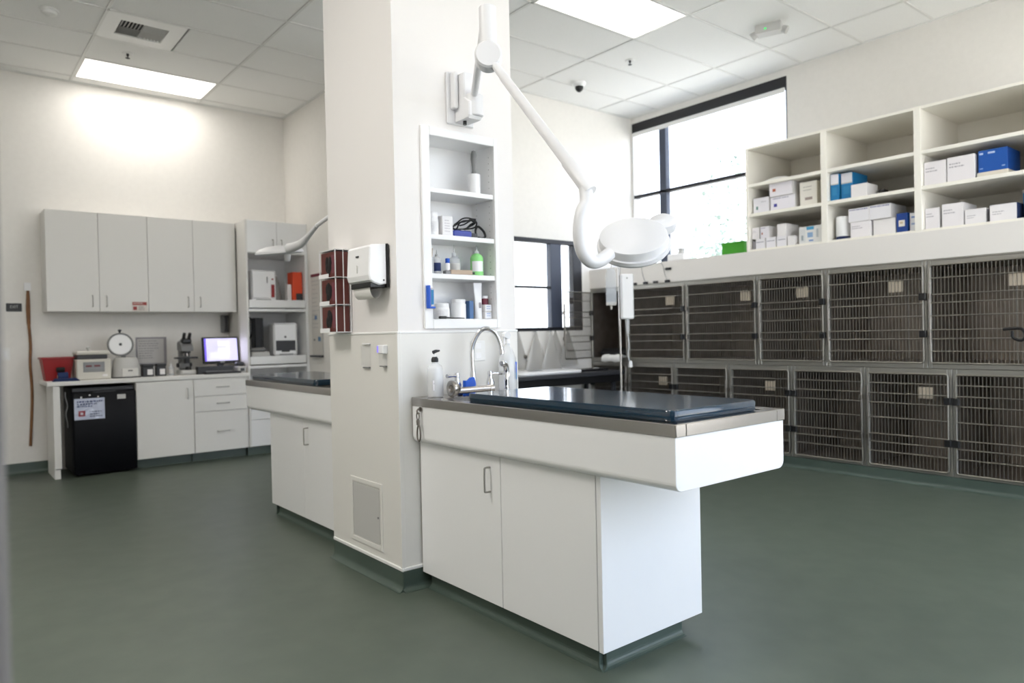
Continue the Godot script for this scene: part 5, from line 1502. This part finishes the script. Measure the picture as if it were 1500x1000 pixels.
	obj("tray_lid", bx(-0.063, 0.063, 0.105, 0.125, -0.133, 0.128, 0.006), M.green_card, t)
	t = thing("tissue_pack", "white tissue pack on the window ledge behind the lamp", "tissue pack", Vector3(6.25, 2.0125, -4.84))
	obj("pack", bx(-0.06, 0.06, 0, 0.08, -0.13, 0.1, 0.014), M.white_plastic, t)
	obj("tissue", lathe(S(), [Vector2(0.05, 0.08), Vector2(0.03, 0.11), Vector2(0.045, 0.135), Vector2(0, 0.14)], 9, Vector3(0, 0, 0.02)), M.light_grey, t)
	for k in 4:
		var z: float = [-5.36, -5.2, -5.06, -4.9][k]
		t = thing("hanging_hook", ["first black hook below the fascia, counted from the corner", "second black hook below the fascia, counted from the corner", "third black hook below the fascia, counted from the corner", "fourth black hook below the fascia, counted from the corner"][k], "hook", Vector3(XK - 0.005, 1.8, z), "hooks along the fascia")
		obj("hook_body", bx(-0.022, 0, -0.012, 0.014, -0.03, 0.03, 0.004), M.black_plastic, t)
		if k in [1, 3]: obj("string", tube(S(), smooth_path([Vector3(-0.012, 0.01, 0), Vector3(-0.014, 0.08, -0.03), Vector3(-0.012, 0.16, -0.05), Vector3(-0.008, 0.21, -0.03 - 0.02 * k)], 4), 0.003, 6), M.mid_grey, t)
	t = thing("hanging_hook", "single black hook higher on the fascia under the lamp", "hook", Vector3(XK - 0.005, 1.93, -4.9), "hooks along the fascia")
	obj("hook_body", bx(-0.022, 0, -0.012, 0.014, -0.02, 0.05, 0.004), M.black_plastic, t)

# ------------------------------------------------------------------ corner behind the near table
func corner_things() -> void:
	var t := thing("dark_counter", "dark steel counter under the low window", "counter", Vector3.ZERO)
	obj("worktop", bx(3.56, 6.04, 0.8, 0.845, -6.068, -5.47, 0.006), M.dark_grey, t)
	obj("apron", bx(3.6, 6.02, 0.72, 0.8, -6.05, -5.5, 0.004), M.black_plastic, t)
	for x in [3.66, 4.8, 5.95]:
		for z in [-5.99, -5.56]: obj("leg", bx(x - 0.02, x + 0.02, 0, 0.72, z - 0.02, z + 0.02, 0.003), M.dark_grey, t)
	obj("low_shelf", bx(3.62, 6.0, 0.22, 0.25, -6.02, -5.52, 0.003), M.dark_grey, t)
	t = thing("white_tray", "flat white scale tray lying on the dark counter", "tray", Vector3(5.02, 0.8455, -5.72))
	X = Transform3D(Basis(Vector3(1, 0, 0), Vector3(0, 0, -1), UP), Vector3.ZERO)
	obj("tray_body", extrude(S(), rrect(-0.44, 0.44, -0.2, 0.2, 0.08, 6), 0.0, 0.03, true, 0.006), M.white_plastic, t)
	X = Transform3D()
	obj("display", bx(-0.12, 0.02, 0.03, 0.036, -0.09, 0.0, 0.003), M.mid_grey, t)
	t = thing("small_tray", "black shallow tray on the counter next to the kennels", "tray", Vector3(5.72, 0.8455, -5.72))
	obj("tray_body", bx(-0.2, 0.2, 0, 0.022, -0.12, 0.12, 0.006), M.black_plastic, t)
	obj("clip", bx(0.06, 0.14, 0.022, 0.03, 0.0, 0.03, 0.003), M.light_grey, t)
	# protective collars hanging under the window
	var xs := [4.99, 5.216, 5.408, 5.544, 5.703]
	var hs := [0.42, 0.43, 0.43, 0.4, 0.4]
	var names := ["clear plastic protective collar nearest the column", "clear plastic protective collar second from the column", "clear plastic protective collar third from the column", "clear plastic protective collar fourth from the column", "clear plastic protective collar behind the open kennel door"]
	for k in 5:
		t = thing("protective_collar", names[k], "collar", Vector3(xs[k], 1.3, -6.066 + 0.038 * (k % 3)), "protective collars on the wall")
		var st := S()
		st.set_smooth_group(1)
		var n := 10
		for i in n:
			var a0 := PI * i / n
			var a1 := PI * (i + 1) / n
			var r0 := 0.012
			var r1: float = 0.16 + 0.012 * (k % 2)
			var f := func(a: float, r: float, y: float) -> Vector3: return Vector3(r * cos(a), y, 0.002 + r * 0.2 * sin(a))
			quad(st, f.call(a0, r0, 0.0), f.call(a1, r0, 0.0), f.call(a1, r1, -hs[k]), f.call(a0, r1, -hs[k]), Vector3(cos(a0), 0.3, sin(a0)))
		obj("cone", st, M.cone_plastic, t)
		obj("snap_strip", bx(-0.006, 0.006, -hs[k] * 0.95, -0.02, 0.0, 0.002), M.cone_plastic, t)
		if k == 0: obj("snap_knob", cyl(S(), Vector3(0.085, -0.28, 0.012), Vector3(0.089, -0.28, 0.035), 0.024, 0.018, 14, 0.003), M.dull_steel, t)
		obj("peg", cyl(S(), Vector3(0, -0.006, -0.038 * (k % 3)), Vector3(0, -0.006, 0.012), 0.004, -1, 8), M.steel, t)
	# infusion stand
	t = thing("infusion_stand", "slim steel infusion stand in front of the kennels", "infusion stand", Vector3(5.05, 0, -4.62))
	obj("pole", cyl(S(), Vector3(0, 0.05, 0), Vector3(0, 1.95, 0), 0.011, -1, 12), M.steel, t)
	obj("hook_bar", tube(S(), smooth_path([Vector3(-0.17, 1.97, 0.03), Vector3(-0.15, 1.94, 0.02), Vector3(0, 1.95, 0), Vector3(0.08, 1.94, -0.02), Vector3(0.1, 1.97, -0.03)], 4), 0.005, 8), M.steel, t)
	for k in 5:
		var a := TAU * k / 5.0
		var l := obj("leg", tube(S(), [Vector3(0, 0.09, 0), Vector3(cos(a) * 0.14, 0.075, sin(a) * 0.14), Vector3(cos(a) * 0.27, 0.055, sin(a) * 0.27)], 0.012, 8), M.steel, t)
		obj("caster", cyl(S(), Vector3(cos(a) * 0.27 - 0.01, 0.026, sin(a) * 0.27), Vector3(cos(a) * 0.27 + 0.01, 0.026, sin(a) * 0.27), 0.026, -1, 14), M.black_plastic, l)
	t = thing("infusion_bag", "clear infusion bag with amber port on the stand", "infusion bag", Vector3(4.905, 1.5, -4.59))
	X = Transform3D(Basis(UP, -0.7), Vector3.ZERO)
	obj("bag_body", extrude(S(), PackedVector2Array([Vector2(-0.05, 0.05), Vector2(-0.046, 0.3), Vector2(-0.03, 0.36), Vector2(0.03, 0.36), Vector2(0.046, 0.3), Vector2(0.05, 0.05), Vector2(0.03, 0.02), Vector2(-0.03, 0.02)]), -0.016, 0.016, false, 0.006), M.bag_film, t)
	obj("fluid", extrude(S(), PackedVector2Array([Vector2(-0.044, 0.06), Vector2(-0.042, 0.17), Vector2(0.042, 0.17), Vector2(0.044, 0.06), Vector2(0.03, 0.03), Vector2(-0.03, 0.03)]), -0.012, 0.012), M.bag_film, t)
	obj("port", cyl(S(), Vector3(0, -0.02, 0), Vector3(0, 0.03, 0), 0.008, 0.012, 10), M.ivory, t)
	obj("base_seal", bx(-0.046, 0.046, 0.018, 0.05, -0.014, 0.014, 0.004), M.ivory, t)
	obj("hanger", tube(S(), smooth_path([Vector3(0, 0.36, 0), Vector3(0.01, 0.41, 0), Vector3(0.0, 0.45, 0)], 3), 0.003, 6), M.steel, t)
	X = Transform3D()
	t = thing("infusion_pump", "white infusion pump clamped to the steel stand", "infusion pump", Vector3(5.065, 1.39, -4.545))
	X = Transform3D(Basis(UP, -0.68), Vector3.ZERO)
	obj("housing", bx(-0.055, 0.06, 0, 0.42, -0.03, 0.04, 0.01), M.white_plastic, t)
	obj("hanger_hole", cyl(S(), Vector3(0, 0.38, 0.039), Vector3(0, 0.38, 0.0415), 0.007, -1, 10), M.mid_grey, t)
	obj("drip_chamber", cyl(S(), Vector3(0.0, -0.13, 0.02), Vector3(0.0, -0.001, 0.02), 0.014, 0.018, 12, 0.003), M.clear_plastic, t)
	obj("line", tube(S(), smooth_path([Vector3(0, -0.13, 0.02), Vector3(0.01, -0.25, 0.02), Vector3(-0.005, -0.34, 0.03), Vector3(0.02, -0.4, 0.02)], 4), 0.006, 8), M.clear_plastic, t)
	obj("line_filter", cyl(S(), Vector3(0.02, -0.45, 0.02), Vector3(0.02, -0.39, 0.02), 0.02, 0.014, 12, 0.004), M.white_plastic, t)
	X = Transform3D()
	# bedding in the open kennel
	t = thing("pet_bed", "black cushion inside the open corner kennel", "cushion", Vector3(6.35, 0.976, -5.78))
	obj("cushion", bx(-0.19, 0.25, 0, 0.105, -0.22, 0.22, 0.045), M.black_soft, t)
	obj("seam", bx(-0.192, 0.252, 0.05, 0.056, -0.222, 0.222, 0.002), M.dark_grey, t)
	t = thing("white_towel", "white folded towel hanging over the open kennel's edge", "towel", Vector3(6.06, 0.98, -5.66))
	var st := S()
	st.set_smooth_group(1)
	var prof := [Vector2(0.08, 0.03), Vector2(0.03, 0.045), Vector2(-0.02, 0.035), Vector2(-0.05, 0.0), Vector2(-0.055, -0.05), Vector2(-0.03, -0.06), Vector2(-0.02, -0.01), Vector2(0.0, 0.0), Vector2(0.08, 0.004)]
	for q in 6:
		for i in prof.size():
			var p0: Vector2 = prof[i]
			var p1: Vector2 = prof[(i + 1) % prof.size()]
			var za := -0.15 + q * 0.05
			var sa := 0.78 + 0.12 * sin(q * 1.9)
			var sb := 0.78 + 0.12 * sin((q + 1) * 1.9)
			quad(st, Vector3(p0.x * sa, p0.y * sa, za), Vector3(p1.x * sa, p1.y * sa, za), Vector3(p1.x * sb, p1.y * sb, za + 0.05), Vector3(p0.x * sb, p0.y * sb, za + 0.05), Vector3((p0.x + p1.x) * 0.5 - 0.02, (p0.y + p1.y) * 0.5 + 0.008, 0))
	obj("cloth", st, M.white_cloth, t)

# ------------------------------------------------------------------ outside
func outside() -> void:
	struct("ground", bx(-30, 60, -0.4, -0.2, -60, 30), M.outside_ground, "pale ground outside the windows")
	for k in 3:
		var at: Vector3 = [Vector3(16.0, -0.2, -10.2), Vector3(19.5, -0.2, -14.6), Vector3(24.0, -0.2, -22.0)][k]
		var h: float = [5.5, 4.4, 5.6][k]
		var t := thing("tree", ["pale tree outside at the shelf end of the tall window", "second pale tree outside the tall window", "faint far tree outside the tall window"][k], "tree", at, "trees outside the window")
		obj("trunk", tube(S(), [Vector3.ZERO, Vector3(0.1, h * 0.4, 0.05), Vector3(0, h * 0.8, 0)], [0.16, 0.11, 0.04], 9), M.bark, t)
		var st := S()
		rng.seed = 300 + k
		for c in 26:
			var cc := Vector3(rng.randfn() * 0.8, h * rng.randf_range(0.42, 1.0), rng.randfn() * 0.8)
			for q in 34:
				var p := cc + Vector3(rng.randfn(), rng.randfn(), rng.randfn()) * 0.26
				var u := Vector3(rng.randfn(), rng.randfn(), rng.randfn()).normalized()
				var v := u.cross(Vector3(rng.randfn(), rng.randfn(), rng.randfn())).normalized()
				var s := rng.randf_range(0.06, 0.12)
				quad(st, p - u * s, p - v * s * 0.5, p + u * s, p + v * s * 0.5, u.cross(v))
		tag(obj("foliage", st, M.leaf, t), "", "", "", "stuff")

# ------------------------------------------------------------------
func _ready() -> void:
	# camera
	var cam := Camera3D.new()
	cam.name = "camera"
	add_child(cam)
	cam.position = Vector3(0, 1.27, 0)
	cam.rotation_degrees = Vector3(-0.5705, -38.9676, -1.2107)
	cam.fov = 50.806
	cam.near = 0.05
	cam.far = 200.0
	var at := CameraAttributesPhysical.new()
	at.frustum_focal_length = 25.27
	at.frustum_focus_distance = 2.9
	at.exposure_aperture = 2.3
	cam.attributes = at
	cam.current = true
	# sun, high over the roof: it lights the ground and trees outside, not the room
	var sun := DirectionalLight3D.new()
	sun.name = "sun"
	add_child(sun)
	sun.look_at_from_position(Vector3.ZERO, Vector3(1.0, -1.3, 0.0))
	sun.light_energy = 9.0
	sun.light_color = C(255, 250, 240)
	sun.light_angular_distance = 0.6
	sun.shadow_enabled = true
	# sky and exposure
	var env := Environment.new()
	env.background_mode = Environment.BG_SKY
	var sky := Sky.new()
	var sm := ProceduralSkyMaterial.new()
	sm.sky_top_color = C(206, 222, 246)
	sm.sky_horizon_color = C(240, 245, 252)
	sm.ground_bottom_color = C(170, 168, 162)
	sm.ground_horizon_color = C(225, 226, 226)
	sky.sky_material = sm
	env.sky = sky
	env.background_energy_multiplier = 5.6
	env.tonemap_mode = Environment.TONE_MAPPER_LINEAR
	env.tonemap_exposure = 0.97
	env.sdfgi_enabled = true
	env.ssao_enabled = true
	env.ssil_enabled = true
	var we := WorldEnvironment.new()
	we.name = "environment"
	we.environment = env
	add_child(we)
	materials()
	var warm := C(255, 251, 245)
	lights = [Vector3(1.785, CEIL, -8.037), Vector3(4.4525, CEIL, -4.089), Vector3(4.4525, CEIL, -0.41), Vector3(-0.695, CEIL, -3.1175), Vector3(0.545, CEIL, -1.2725)]
	setting()
	ceiling_light(lights[0], "bright panel light in the ceiling above the lab bench", 1.15, warm)
	ceiling_light(lights[1], "bright panel light in the ceiling right of the column", 1.4, C(255, 253, 250))
	ceiling_light(lights[2], "panel light in the ceiling behind the near table", 1.6, C(255, 253, 250))
	ceiling_light(lights[3], "panel light in the ceiling towards the entrance", 7.8, warm)
	ceiling_light(lights[4], "panel light in the ceiling over the near left floor", 1.3, warm)
	column()
	kennels()
	lab_bench()
	fridge()
	wet_table("white wet table with sink and steel top in front of the column", "dark blue cushion pad on the near table", -3.1215, 1.0, true)
	wet_table("white wet table with steel top behind the column", "dark blue cushion pad on the far table", -3.9215, -1.0, false)
	niche()
	exam_lamp()
	access_panel()
	towel_dispenser()
	glove_rack()
	sanitiser()
	sink_things()
	niche_things()
	corner_things()
	bench_things()
	tower_things()
	far_wall_things()
	shelf_things()
	ceiling_things()
	outside()
